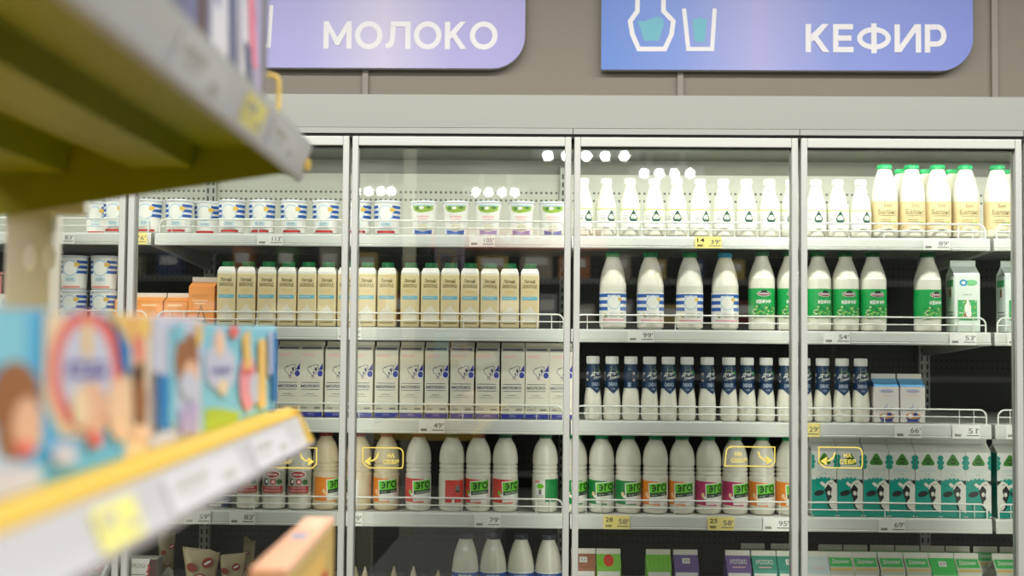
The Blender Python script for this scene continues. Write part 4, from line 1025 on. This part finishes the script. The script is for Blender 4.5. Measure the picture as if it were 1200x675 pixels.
for a in ((143,173,1,'76',True,'yellow price tag showing 76 under striped cups'),(302,332,1,'113',False,'white price tag showing 113 under striped cups'),(62,88,1,'83',False,'white price tag showing 83 in the leftmost fridge'),
    (550,580,1,'105',False,'white price tag showing 105 under lilac-footed cups'),(814,845,1,'39',True,'yellow price tag showing 14 and 39 under drop bottles','14'),(1081,1112,1,'89',False,'white price tag under the large tan label bottles'),
    (396,424,2,'49',False,'white price tag showing 49 under tan cartons'),(735.5,766,2,'99',False,'white price tag showing 99 under blue striped bottles'),(964.5,995,2,'54',False,'white price tag showing 54 under kefir bottles'),(1112,1143,2,'53',False,'white price tag showing 53 under mint-white carton'),(1179,1209,2,'64',False,'white price tag cut by the right door frame, second shelf'),
    (491,521,3,'49',False,'white price tag showing 49 under ivory МОЛОКО cartons'),(930,960,3,'29',True,'yellow price tag under navy sleeved bottles'),(1047.5,1079,3,'66',False,'white price tag under blue roofed cartons'),(1115,1147,3,'51',False,'white price tag under the empty stretch of shelf'),(1177.5,1208,3,'45',False,'white price tag cut by the right door frame, third shelf'),
    (180,208,4,'56',False,'white price tag showing 56 below dessert cups'),(217,247,4,'59',False,'white price tag showing 59 below dessert cups'),(269.5,299.5,4,'83',False,'white price tag showing 83 under red badge bottles'),(395,425,4,'89',False,'white price tag showing 89 under cream bottles'),(556,586.5,4,'79',False,'white price tag showing 79 under red-labelled ribbed bottles'),
    (707,737.5,4,'58',True,'yellow price tag showing 28 and 58','28'),(829,860,4,'58',True,'yellow price tag showing 25 and 58','25'),(893.5,925,4,'95',False,'white price tag showing 95 under orange-labelled ribbed bottle'),(1029,1060,4,'69',False,'white price tag showing 69 under teal cartons')):
    price_tag(*a)

# ------------------------------------------------------------------ store shelving in the foreground
vdir=ray(585,395); vdir.z=0; vdir.normalize()
GROT=math.atan2(-vdir.x,vdir.y)
DE=1.75
T0=at(365,177,CAM.y+DE)
GO=Vector((T0.x,T0.y,0))
GX=Vector((vdir.y,-vdir.x,0))           # into the aisle
GY=vdir                                  # along the shelf, towards the fridges
def gl(px,py,ly):
    d=ray(px,py); o=CAM-GO; t=(ly-o.dot(GY))/d.dot(GY); p=o+d*t; return p.dot(GX),p.z
def gx(px,py,lx):
    d=ray(px,py); o=CAM-GO; t=(lx-o.dot(GX))/d.dot(GX); p=o+d*t; return p.dot(GY),p.z
YL=M('shelf_yellow_shaded',(150,148,0),.42); YLD=M('shelf_yellow_lit',(226,190,80),.45); RAILP=M('price_rail_plastic',(192,191,194),.3); CREAM=M('post_cream',(226,223,208),.4)  # same yellow paint twice: YL with the underside shade put in, YLD lit
unit=empty('store_shelving',GO,GROT); tag(unit,'blurred yellow store shelving with white price rails in the foreground','shelving')
LEN=2.4
UT=gl(366.5,170,0); UB=gl(350,213,0); LT=gl(343,478,0); LB=gl(362,523,0)
# upper shelf: deck, drop flange at the far end, two stiffening channels
zd=gl(240,171,-.01)[1]-.0; xr=UB[0]-.004
up=MB(); BACKX=xr-.46
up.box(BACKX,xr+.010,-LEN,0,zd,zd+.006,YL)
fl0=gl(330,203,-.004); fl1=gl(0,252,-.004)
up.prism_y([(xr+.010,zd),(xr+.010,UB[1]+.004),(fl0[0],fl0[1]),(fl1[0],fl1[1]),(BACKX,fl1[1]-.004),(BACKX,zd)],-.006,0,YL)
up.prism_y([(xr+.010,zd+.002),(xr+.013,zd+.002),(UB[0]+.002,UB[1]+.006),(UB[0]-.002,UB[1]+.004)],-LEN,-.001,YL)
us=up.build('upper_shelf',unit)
for (pa,pb,pz) in ((155,231,197),(-20,83,203)):
    x0=gl(pa,178,-.01)[0]; x1=gl(pb,178,-.01)[0]; zb=gl(pb,pz,-.01)[1]
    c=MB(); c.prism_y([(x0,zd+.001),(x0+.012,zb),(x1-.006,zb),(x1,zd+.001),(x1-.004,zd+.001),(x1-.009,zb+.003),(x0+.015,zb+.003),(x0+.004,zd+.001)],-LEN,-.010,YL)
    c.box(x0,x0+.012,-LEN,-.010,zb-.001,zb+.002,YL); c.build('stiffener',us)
r_=MB(); s=lambda P,Q,t: (P[0]+(Q[0]-P[0])*t,P[1]+(Q[1]-P[1])*t)
def slab(o,P,Q,th,y0,y1,m):
    dx,dz=Q[0]-P[0],Q[1]-P[1]; L=math.hypot(dx,dz); n=(dz/L*th,-dx/L*th)
    o.prism_y([P,Q,(Q[0]+n[0],Q[1]+n[1]),(P[0]+n[0],P[1]+n[1])],y0,y1,m)
slab(r_,UT,UB,.003,-LEN,0,RAILP)
r_.prism_y([(UT[0],UT[1]),(UT[0]-.012,UT[1]+.004),(UT[0]-.014,UT[1]-.002),(UT[0]-.002,UT[1]-.004)],-LEN,0,RAILP)
r_.prism_y([(UB[0],UB[1]),(UB[0]+.006,UB[1]+.003),(UB[0]+.009,UB[1]+.010),(UB[0]+.0035,UB[1]+.007)],-LEN,0,RAILP)
r_.build('price_rail',us)
e=MB(); q=gl(360,193,0); e.bbox(q[0]-.004,q[0]+.004,-.004,.006,q[1]-.008,q[1]+.008,YLD,.002); e.build('rail_end_clip',us)
h=MB(); h0=gl(316,88,-.03)[0]; pts=[(h0-.05,-.03,gl(316,88,-.03)[1])]; a=gl(327,90,-.03); b=gl(327.5,139,-.03); zt=pts[0][2]
pts+=[(a[0]-.010,-.03,zt),(a[0]-.003,-.03,zt-.003),(a[0],-.03,zt-.010),(a[0],-.03,zd+.006)]
h.tube(pts,.0032,YLD,10); h.tube([(h0-.05,-.03,zt),(h0-.05,-.03,zd+.006)],.0032,YLD,10); h.build('wire_divider',us)
# lower shelf
lo=MB(); zl=LT[1]; BX=LT[0]-.46
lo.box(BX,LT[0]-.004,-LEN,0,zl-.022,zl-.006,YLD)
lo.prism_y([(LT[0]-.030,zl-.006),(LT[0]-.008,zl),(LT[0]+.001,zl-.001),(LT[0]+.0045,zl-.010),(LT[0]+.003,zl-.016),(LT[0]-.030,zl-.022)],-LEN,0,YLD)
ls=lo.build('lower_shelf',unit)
P0=s(LT,LB,.20)
r_=MB(); slab(r_,(P0[0]+.004,P0[1]),(LB[0]+.002,LB[1]),.003,-LEN,-.004,RAILP); 
r_.prism_y([(LB[0],LB[1]),(LB[0]+.008,LB[1]+.002),(LB[0]+.010,LB[1]+.010),(LB[0]+.004,LB[1]+.006)],-LEN,-.004,RAILP); r_.build('price_rail',ls)
e=MB(); slab(e,(LT[0]+.006,LT[1]),(LB[0]+.008,LB[1]+.006),.012,-.007,.004,YLD); e.build('rail_end_cap',ls)
# third shelf and base
b3=gl(392,607,-.01); Z6=b3[1]-.17; BX3=b3[0]-.5
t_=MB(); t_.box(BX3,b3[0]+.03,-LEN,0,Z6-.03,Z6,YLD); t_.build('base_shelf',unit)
t_=MB(); t_.box(BX3,b3[0]+.02,-LEN,-.02,0,.14,M('plinth_grey',(150,150,148),.5)); t_.build('plinth',unit)
# end post with crossbar
pa=gl(20,300,.05)[0]; pb=gl(72.5,300,.05)[0]; po=MB(); ztp=zd-.02
po.bbox(pa,pb,.002,.052,0.0,ztp,CREAM,.006,3); cb0=gl(18,246,.03); cb1=gl(106,250,.03)
po.bbox(cb0[0],cb1[0],.004,.03,gl(60,253,.03)[1],ztp,CREAM,.003); post=po.build('end_post',unit)
for pxx in (35.5,58): 
    q=gl(pxx,302,.0018); o=MB()
    pts=[(q[0]+.010*math.cos(t),q[1]+.020*math.sin(t)) for t in [2*PI*k/20 for k in range(20)]]
    o.prism_y(pts,.0005,.0035,M('highlight_white',(250,249,246),.3)); o.build('post_highlight',post)  # white ovals stand in for bright light spots on the post
t_=MB(); t_.bbox(pa,pb,-1.3,-1.25,0,2.3,CREAM,.006,3); t_.build('inner_post',unit)
for z in (Z6-.06,zl-.06,):
    t_=MB(); t_.box(pa+.01,pb-.01,-1.29,.02,z,z+.03,CREAM); t_.build('cross_rail',unit)
# price tags in the rails
def rail_tag(P,Q,pxa,pxb,pyr,m,label,th):
    mid=s(P,Q,.5); y0=gx(pxa,pyr[0],mid[0])[0]; y1=gx(pxb,pyr[1],mid[0])[0]
    if y0>y1: y0,y1=y1,y0
    A=s(P,Q,.17); B=s(P,Q,.84); root=empty('shelf_price_tag',GO,GROT); tag(root,label,'price tag','price tags in the foreground rails')
    o=MB(); dx,dz=B[0]-A[0],B[1]-A[1]; L=math.hypot(dx,dz); n=(-dz/L,dx/L); k=.0022
    A2=(A[0]+n[0]*k,A[1]+n[1]*k); B2=(B[0]+n[0]*k,B[1]+n[1]*k); slab(o,A2,B2,.0012,y0,y1,m); o.build('card',root)
    l=MB(); k2=.0008
    for (u0,u1,v0,v1,mm) in ((.1,.5,.2,.42,M('faint_print',(178,178,172),.5)),(.1,.45,.62,.68,M('faint_print')),(.68,.88,.55,.8,M('faint_print'))):
        C=s(A2,B2,v0); D=s(A2,B2,v1); f=lambda P_,u: (P_[0]+n[0]*k2,y0+(y1-y0)*u,P_[1]+n[1]*k2)
        l.add([f(C,u0),f(D,u0),f(D,u1),f(C,u1)],[(0,1,2,3)],mm)
    l.build('printing',root); return root
TY=M('pale_yellow_card',(232,224,130),.5); TW=M('white_card',(208,207,210),.45)
rail_tag((P0[0]+.004,P0[1]),(LB[0]+.002,LB[1]),112,160,(590,590),TY,'yellow price tag in the blurred lower rail','price tag' and .0012)
rail_tag((P0[0]+.004,P0[1]),(LB[0]+.002,LB[1]),296,336,(515,505),TW,'white price tag at far end of the lower rail',.0012)
rail_tag((P0[0]+.004,P0[1]),(LB[0]+.002,LB[1]),196,280,(560,530),TW,'wide white price tag right of the yellow tag in the lower rail',.0012)
rail_tag(UT,UB,284,306,(120,150),TY,'pale yellow price tag in the blurred upper rail',.0012)
rail_tag(UT,UB,316,344,(150,180),TW,'white price tag at far end of the upper rail',.0012)
rail_tag(UT,UB,205,262,(60,110),TW,'wide white price tag in the middle of the upper rail',.0012)

# ---- boxes of baby food on the lower shelf
XF=LT[0]-.036; ZS=zl-.006
SKIN=M('skin_print',(226,178,146),.5); HAIR=M('hair_brown_print',(150,96,56),.5); BOXB=M('box_blue',(84,172,214),.42); BOXL=M('box_lilac_white',(196,198,214),.45)
CREAMP=M('cream_box_print',(232,208,170),.5); CORAL=M('coral_print',(224,104,96),.5); PURP=M('violet_text_print',(92,84,160),.5); DBR=M('dark_brown_print',(92,62,44),.5); AQ=M('box_aqua',(130,196,214),.45); GRS=M('grass_print',(168,190,50),.5); ROSE=M('rose_dress_print',(232,150,160),.5); HONEY=M('honey_print',(232,190,104),.5); DEEP=M('deep_sky_print',(0,120,190),.45); PEACHP=M('peach_print',(236,196,160),.5)
def face_box(pxa,pxb,pytop,depth,mbody,patches,name,label,cat,group,xf=None,zs=None,kindpart='carton_body',pyref=None):
    """upright box whose printed face looks into the aisle; patches in photograph pixels on that face"""
    xf=XF if xf is None else xf; zs=ZS if zs is None else zs
    ya=gx(pxa,430 if pyref is None else pyref,xf)[0]; yb=gx(pxb,430 if pyref is None else pyref,xf)[0]
    zt=gx((pxa+pxb)/2,pytop,xf)[1]
    o3=GO+GX*xf+GY*ya; root=empty(name,(o3.x,o3.y,zs+.0005),GROT); tag(root,label,cat,group)
    o=MB(); o.bbox(-depth,0,0,yb-ya-.001,0,zt-zs,mbody,.0025,2); o.build(kindpart,root)
    l=MB(); k=[0]
    def loc(px,py): y,z=gx(px,py,xf); return min(max(y-ya,.001),yb-ya-.002),min(max(z-zs,.001),zt-zs-.001)
    for pt in patches:
        k[0]+=1; off=.0004+.00025*k[0]; kind=pt[0]; m=pt[1]
        if kind=='r': pts=[loc(pt[2],pt[5]),loc(pt[3],pt[5]),loc(pt[3],pt[4]),loc(pt[2],pt[4])]
        elif kind=='e': pts=[loc(pt[2]+pt[4]*math.cos(t),pt[3]-pt[5]*math.sin(t)) for t in [2*PI*j/24 for j in range(24)]]
        elif kind=='p': pts=[loc(*q) for q in pt[2]][::1]
        if kind=='t':
            c0=loc(pt[2],pt[5]); c1=loc(pt[3],pt[4]); vs,fs,_=text_polys(pt[6],.03)
            l.add([(off,c0[0]+x*(c1[0]-c0[0]),c0[1]+z*(c1[1]-c0[1])) for x,z in vs],fs,m); continue
        ar=sum(pts[i][0]*pts[(i+1)%len(pts)][1]-pts[(i+1)%len(pts)][0]*pts[i][1] for i in range(len(pts)))
        if ar<0: pts=pts[::-1]
        from mathutils.geometry import tessellate_polygon
        tr=tessellate_polygon([[Vector((a_,b_,0)) for a_,b_ in pts]])
        l.add([(off,a_,b_) for a_,b_ in pts],[tuple(t) if _ccw(pts,t) else tuple(t)[::-1] for t in tr],m)
    if patches: l.build('print',root)
    return root
GB='baby food boxes on the foreground shelf'
face_box(-70,49,362,.06,BOXB,[('r',M('pale_blue_print'),-60,20,500,575),('r',AQ,-60,30,362,430),('e',HAIR,16,470,30,46),('e',HAIR,12,510,18,30),('e',SKIN,30,500,18,34),('e',CORAL,26,527,12,9),('r',BOXL,-20,49,545,590)],'baby_food_box','blue box with brown-haired child at the left edge','box',GB)
face_box(50,150,366,.06,BOXB,[('p',CREAMP,[(50,366),(78,366),(62,400),(56,440),(62,480),(84,512),(70,512),(50,470)]),('e',CREAMP,97,440,50,74),('e',CORAL,99,436,43,72),('e',BOXL,99,436,31,56),('e',HONEY,100,398,5,24),('r',PURP,76,122,424,444),('t',WHITE,80,118,428,440,'АГУ'),('e',SKIN,104,478,18,30),('e',PEACHP,138,480,16,38),('e',CREAMP,90,478,10,24),('p',DEEP,[(132,380),(150,392),(150,440),(140,436)]),('p',HONEY,[(118,366),(150,366),(150,410),(136,384)]),('e',CORAL,107,515,9,10),('r',BOXL,56,84,520,545)],'baby_food_box','blue box with red ring and violet lettering','box',GB)
face_box(151,176,368,.055,CREAMP,[('p',CORAL,[(151,372),(165,368),(168,420),(160,430)]),('r',HONEY,156,176,372,395),('p',DBR,[(154,430),(168,424),(170,500),(156,505)]),('e',HAIR,163,470,8,26),('r',PEACHP,152,176,498,516)],'baby_food_box','narrow cream and dark brown box between two blue boxes','box',GB)
face_box(179,238,372,.055,BOXL,[('r',DEEP,179,199,440,505),('r',DBR,179,184,436,510),('r',AQ,197,206,385,500),('e',HAIR,217,424,14,34),('e',SKIN,222,440,9,18),('e',BOXL,219,452,11,16),('e',HONEY,231,392,4,14),('r',AQ,203,214,380,400),('p',M('pale_lilac_print'),[(206,480),(228,470),(230,505),(208,510)])],'baby_food_box','pale lilac box with brown-haired figure','box',GB)
face_box(239,324,382,.055,AQ,[('p',GRS,[(239,480),(252,478),(282,484),(276,500),(239,506)]),('e',BOXL,256,412,9,30),('e',BOXL,250,424,14,16),('e',BOXL,262,426,13,18),('e',PEACHP,256,403,5,15),('e',BOXL,257,440,17,18),('t',PURP,245,270,428,442,'УМКА'),('e',CREAMP,259,455,6,9),('e',CORAL,272,388,6,9),('e',ROSE,288,448,10,34),('e',BOXL,297,455,7,18),('p',HONEY,[(281,395),(290,386),(292,430),(284,436)]),('r',HONEY,300,309,398,478),('r',CORAL,281,292,433,438),('r',BOXL,312,316,388,440),('r',DEEP,316,321,390,470)],'baby_food_box','aqua box with pink dress figure and white badge','box',GB)
# ---- tall packages on the upper shelf
ZU=zd+.006; XU=gl(313,70,-.045)[0]
GREYP=M('mauve_grey_pack',(150,146,168),.35); PK=M('pack_pink',(216,120,140),.4); SLATE=M('pack_slate',(96,98,120),.4); PALE=M('pack_pale',(206,204,208),.35); EDGE=M('pack_edge_grey',(116,114,116),.4)
def pack(pxa,pxb,h,patches,label):
    ya=gx(pxa,70,XU)[0]; yb=min(-.045,gx(pxb,70,XU)[0]); o3=GO+GX*XU+GY*ya; root=empty('cereal_box',(o3.x,o3.y,ZU+.0005),GROT); tag(root,label,'box','tall boxes on the upper foreground shelf')
    o=MB(); o.bbox(-.07,0,0,yb-ya-.001,0,h,GREYP,.003); o.build('carton_body',root); W=yb-ya-.001
    l=MB()
    for i,(u0,u1,v0,v1,sk,m) in enumerate(patches):
        x=.0005+.0003*i; A=lambda u,v: (x,min(max(u*W,.001),W-.001),v*h)
        l.add([A(u0+sk,v0),A(u1+sk,v0),A(u1,v1),A(u0,v1)],[(0,1,2,3)],m)
    l.build('print',root)
pack(281,313,.27,[(.0,.5,.02,.98,0,PALE),(.52,.74,.02,.98,0,M('mauve_print',(164,156,186),.4)),(.74,.98,.02,.98,0,EDGE),(.05,.3,.30,.95,.3,PK),(.1,.35,.05,.38,.2,SLATE)],'mauve box with pink stripe by the yellow wire divider')
pack(246,280,.27,[(.02,.98,.02,.98,0,PALE),(.5,.85,.10,.72,.12,SLATE),(.1,.3,.4,.98,.0,M('mauve_print'))],'pale box with slate slanted stripe')
pack(196,245,.27,[(.02,.98,.02,.98,0,SLATE),(.30,.62,.02,.98,0,M('pack_dusk',(104,104,136),.4)),(.70,.86,.02,.98,0,DBR),(.05,.25,.3,.98,0,PK)],'slate box with dark brown stripe')
pack(120,195,.27,[(.02,.98,.02,.98,0,M('mauve_print')),(.3,.6,.3,.9,.1,PALE)],'mauve box nearest the camera on the upper shelf')
# ---- peach box on the base shelf
pk0=gl(357,606,-.012); pk1=gl(391.5,606,-.012)
o3=GO+GX*pk1[0]+GY*(-.40); root=empty('snack_box',(o3.x,o3.y,Z6+.0005),GROT); tag(root,'peach and tan long box at the bottom of the picture, beside the door frame','box')
W=pk1[0]-pk0[0]; o=MB(); o.bbox(-W,0,0,.388,0,pk1[1]-Z6,M('peach_card',(230,180,148),.5),.002); o.build('carton_body',root)
l=MB(); Hh=pk1[1]-Z6; l.add([(.0004,.002,.002),(.0004,.386,.002),(.0004,.386,Hh-.004),(.0004,.002,Hh-.004)],[(0,1,2,3)],M('tan_face',(206,176,104),.5))
def sidep(y0,y1,z0,z1,m,k): l.add([(.0004+.0003*k,y0,z0),(.0004+.0003*k,y1,z0),(.0004+.0003*k,y1,z1),(.0004+.0003*k,y0,z1)],[(0,1,2,3)],m)
sidep(.10,.30,Hh-.075,Hh-.03,M('honey_print'),1); sidep(.25,.32,Hh-.095,Hh-.06,M('scarlet_print'),2); sidep(.02,.386,Hh-.010,Hh-.004,PEACHP,1)
zt=Hh+.0004
l.add([(-W*.75,.20,zt),(-W*.3,.20,zt),(-W*.3,.24,zt),(-W*.75,.24,zt)],[(0,1,2,3)],M('slate_blue_mark',(150,160,190),.5)); l.add([(-W*.9,.28,zt),(-W*.2,.28,zt),(-W*.2,.37,zt),(-W*.9,.37,zt)],[(0,1,2,3)],M('rosy_cream',(240,200,170),.5))
l.build('print',root)

# ------------------------------------------------------------------ things behind the camera (seen mirrored in the glass) and light
def mirrored(px,py,z):
    """the place whose mirror image in the doors shows at that spot of the photograph, at height z"""
    d=ray(px,py); t=(z-CAM.z)/d.z; p=CAM+d*t; return Vector((p.x,-p.y,z))
LED=M('led_lens',(255,255,255),.3,emit=90.0)
def spot_bar(pxs,py,label):
    P=[mirrored(px,py,3.06) for px in pxs]; c=sum(P,Vector())/len(P); root=empty('spotlight_bar',c); tag(root,label,'ceiling light','spotlight bars on the shop ceiling')
    o=MB(); x0=min(p.x for p in P)-c.x-.16; x1=max(p.x for p in P)-c.x+.16
    o.bbox(x0,x1,-.09,.09,-.02,.09,M('lamp_body_white',(220,222,228),.4),.006); o.bbox(x0+.2,x0+.26,-.03,.03,.09,.24,M('lamp_body_white'),.004); o.bbox(x1-.26,x1-.2,-.03,.03,.09,.24,M('lamp_body_white'),.004); o.build('lamp_housing',root)
    for p in P:
        l=MB(); l.lathe([(.042*math.cos(t),.042*math.sin(t)) for t in [-PI/2+PI*k/10 for k in range(11)]],LED,20,capb=False,capt=False); l.build('lamp_lens',root,(p.x-c.x,.10,0)); 
spot_bar((642,664,687,709,731),184,'spotlight bar mirrored above the drop emblem bottles')
spot_bar((754,772,790,808),204,'spotlight bar mirrored on the white bottle necks')
spot_bar((558,573,588.5,603),226,'spotlight bar mirrored above the lilac-footed cups')
spot_bar((419,433,447,459),225,'spotlight bar mirrored by the second door frame')
def poster(px0,px1,py0,py1,Y,m,m2,label,cat):
    """a wall board on wall_front seen as a mirror image"""
    def q(px,py): d=ray(px,py); t=(-Y-CAM.y)/d.y; p=CAM+d*t; return p
    a=q(px0,py1); b=q(px1,py0); o=MB(); x0,x1,z0,z1=min(a.x,b.x),max(a.x,b.x),a.z,b.z
    w,h=x1-x0,z1-z0; root=empty('wall_board',((x0+x1)/2,Y,z0)); tag(root,label,cat)
    o.bbox(-w/2,w/2,-.03,0,0,h,m,.004); o.build('board',root)
    l=MB(); l.add([(x,.0006,z) for x,z in ((w*.4,h*.2),(-w*.4,h*.2),(-w*.4,h*.6),(w*.4,h*.6))],[(0,1,2,3)],m2); l.build('board_print',root)
poster(417,440,170,192,-12.36,M('orange_board',(240,130,70),.5),M('orange_pale',(246,170,120),.5),'orange board mirrored beside the pale divider','board')
poster(446,466,170,192,-12.36,M('orange_board'),M('orange_pale'),'orange board mirrored right of the pale divider','board')
poster(1066,1090,160,182,-12.36,M('salmon_board',(240,150,120),.5),M('orange_pale'),'salmon board mirrored at the top of the rightmost door','board')
# opposite aisle: dark shelving with mixed goods and a red banner
def aisle(x0,x1,Y,label):
    root=empty('aisle_shelving',((x0+x1)/2,Y,0)); tag(root,label,'shelving','shelving behind the camera'); w=x1-x0
    o=MB(); o.box(-w/2,w/2,-.45,-.42,0,1.95,M('shelf_charcoal',(44,44,46),.6)); o.build('back_panel',root)
    for k,z in enumerate((.15,.55,.95,1.35,1.72)):
        o=MB(); o.box(-w/2,w/2,-.42,0,z-.03,z,M('shelf_charcoal')); o.box(-w/2,w/2,0,.012,z-.045,z+.0,M('rail_dim',(120,120,118),.5)); o.build('shelf',root)
    for sx in (-1,1):
        o=MB(); o.box(sx*w/2-.02,sx*w/2+.02,-.45,.02,0,1.97,M('shelf_charcoal')); o.build('end_panel',root)
aisle(-3.6,-.9,-6.2,'dark aisle shelving mirrored in the second door'); aisle(-.6,2.1,-6.2,'dark aisle shelving mirrored in the middle door'); aisle(2.4,4.9,-6.2,'dark aisle shelving mirrored in the rightmost door')
bn=empty('hanging_banner',(-.15,-6.15,2.0)); tag(bn,'red banner mirrored under the top shelf of the middle door','banner')
o=MB(); o.bbox(-.72,.72,-.02,0,-.05,.12,M('banner_red',(214,66,40),.5),.006); o.build('board',bn)
for sx in (-.6,.6):
    o=MB(); o.tube([(sx,-.01,.12),(sx,-.01,1.30)],.002,M('shelf_charcoal'),6); o.build('hanging_cord',bn)
l=MB(); vs,fs,_=text_polys('АКЦИЯ',.02); l.add([(.5-x*.9,.001,-.0+z*.09) for x,z in vs],fs,WHITE); l.build('lettering',bn)
random.seed(11)
PK2=[(M('good_%d'%i,c,.45)) for i,c in enumerate(((170,160,140),(120,40,40),(70,110,60),(190,170,90),(150,150,156),(60,80,120),(176,110,60)))]
def goods_box(w,h,m):
    root=empty('grocery_box'); o=MB(); o.bbox(-w/2,w/2,-.08,.08,0,h,m,.003); o.build('carton_body',root)
    l=MB(); l.add([(w*.35,.0804,h*.45),(-w*.35,.0804,h*.45),(-w*.35,.0804,h*.8),(w*.35,.0804,h*.8)],[(0,1,2,3)],M('white_print')); l.build('print',root); return root
names_c=['beige','maroon','green','straw','grey','navy','amber']; n_=0
protos={}
for z,row in ((1.35,'upper'),(1.72,'topmost')):
    x=-3.4
    while x<1.9:
        k=random.randrange(7); w=random.choice((.16,.20,.26)); h=random.choice((.16,.2,.24))
        if not (-1.1<x<-.45):
            key=(k,w,h)
            if key in protos: r0=copy_tree(protos[key])
            else: r0=goods_box(w,h,PK2[k]); protos[key]=r0
            r0.location=(x,-6.30,z+.0005); tag(r0,f'{names_c[k]} grocery box on the {row} dark shelf behind the camera','box','grocery boxes behind the camera')
        x+=.31+random.choice((0,.05,.3))

def area(name,loc,rot,sx,sy,power,col=(1,1,1)):
    l=bpy.data.lights.new(name,'AREA'); l.shape='RECTANGLE'; l.size=sx; l.size_y=sy; l.energy=power; l.color=col
    o=bpy.data.objects.new(name,l); COL.objects.link(o); o.location=loc; o.rotation_euler=rot; return o
for i,y in enumerate((-1.15,-2.9,-4.8)):
    fx=MB(); fx.bbox(-3.4,3.9,y-.11,y+.11,3.215,3.30,M('lamp_body_white'),.006); q=fx.build('linear_ceiling_lamp'); tag(q,('white linear ceiling lamp nearest the fridges','white linear ceiling lamp above the camera','white linear ceiling lamp behind the camera')[i],'ceiling light','linear ceiling lamps')
    area('ceiling_lamp_light',(.25,y,3.20),(0,0,0),7.2,.20,(205,125,160)[i],(1,.975,.93))
for (x0,x1),pw in (((JX[0],JX[2]),3.4),((JX[2],JX[4]),3.4),((JX[4],JX[6]),7.5),((JX[6],JX[8]),6.5)):
    area('added_rear_fill',((x0+x1)/2,.42,ZC-.034),(math.radians(28),0,0),x1-x0-.06,.03,pw*.45+.6,(1,.985,.88))  # light of the added rear strip, lifts the upper back panel
    area('fridge_led_light',((x0+x1)/2,.085,ZC-.03),(math.radians(32),0,0),x1-x0-.06,.03,pw,(1,.985,.92))
for k,x in enumerate(JX[1:8]):
    area('added_goods_fill',(x,.062,.5*(Z1+Z5)+.05),(PI/2,0,0),.03,1.25,1.0,(1,.985,.88))  # added fill light at the door posts to brighten the goods; no strip built
w=bpy.data.worlds.new('world'); w.use_nodes=True; w.node_tree.nodes['Background'].inputs[0].default_value=(.8,.85,.9,1); w.node_tree.nodes['Background'].inputs[1].default_value=.1
scene.world=w
scene.view_settings.view_transform='Standard'; scene.view_settings.look='None'; scene.view_settings.gamma=1; scene.view_settings.use_curve_mapping=False
scene.view_settings.exposure=0.07
scene.cycles.max_bounces=8; scene.cycles.transparent_max_bounces=16; scene.cycles.glossy_bounces=4; scene.cycles.diffuse_bounces=4
scene.cycles.caustics_reflective=False; scene.cycles.sample_clamp_indirect=4
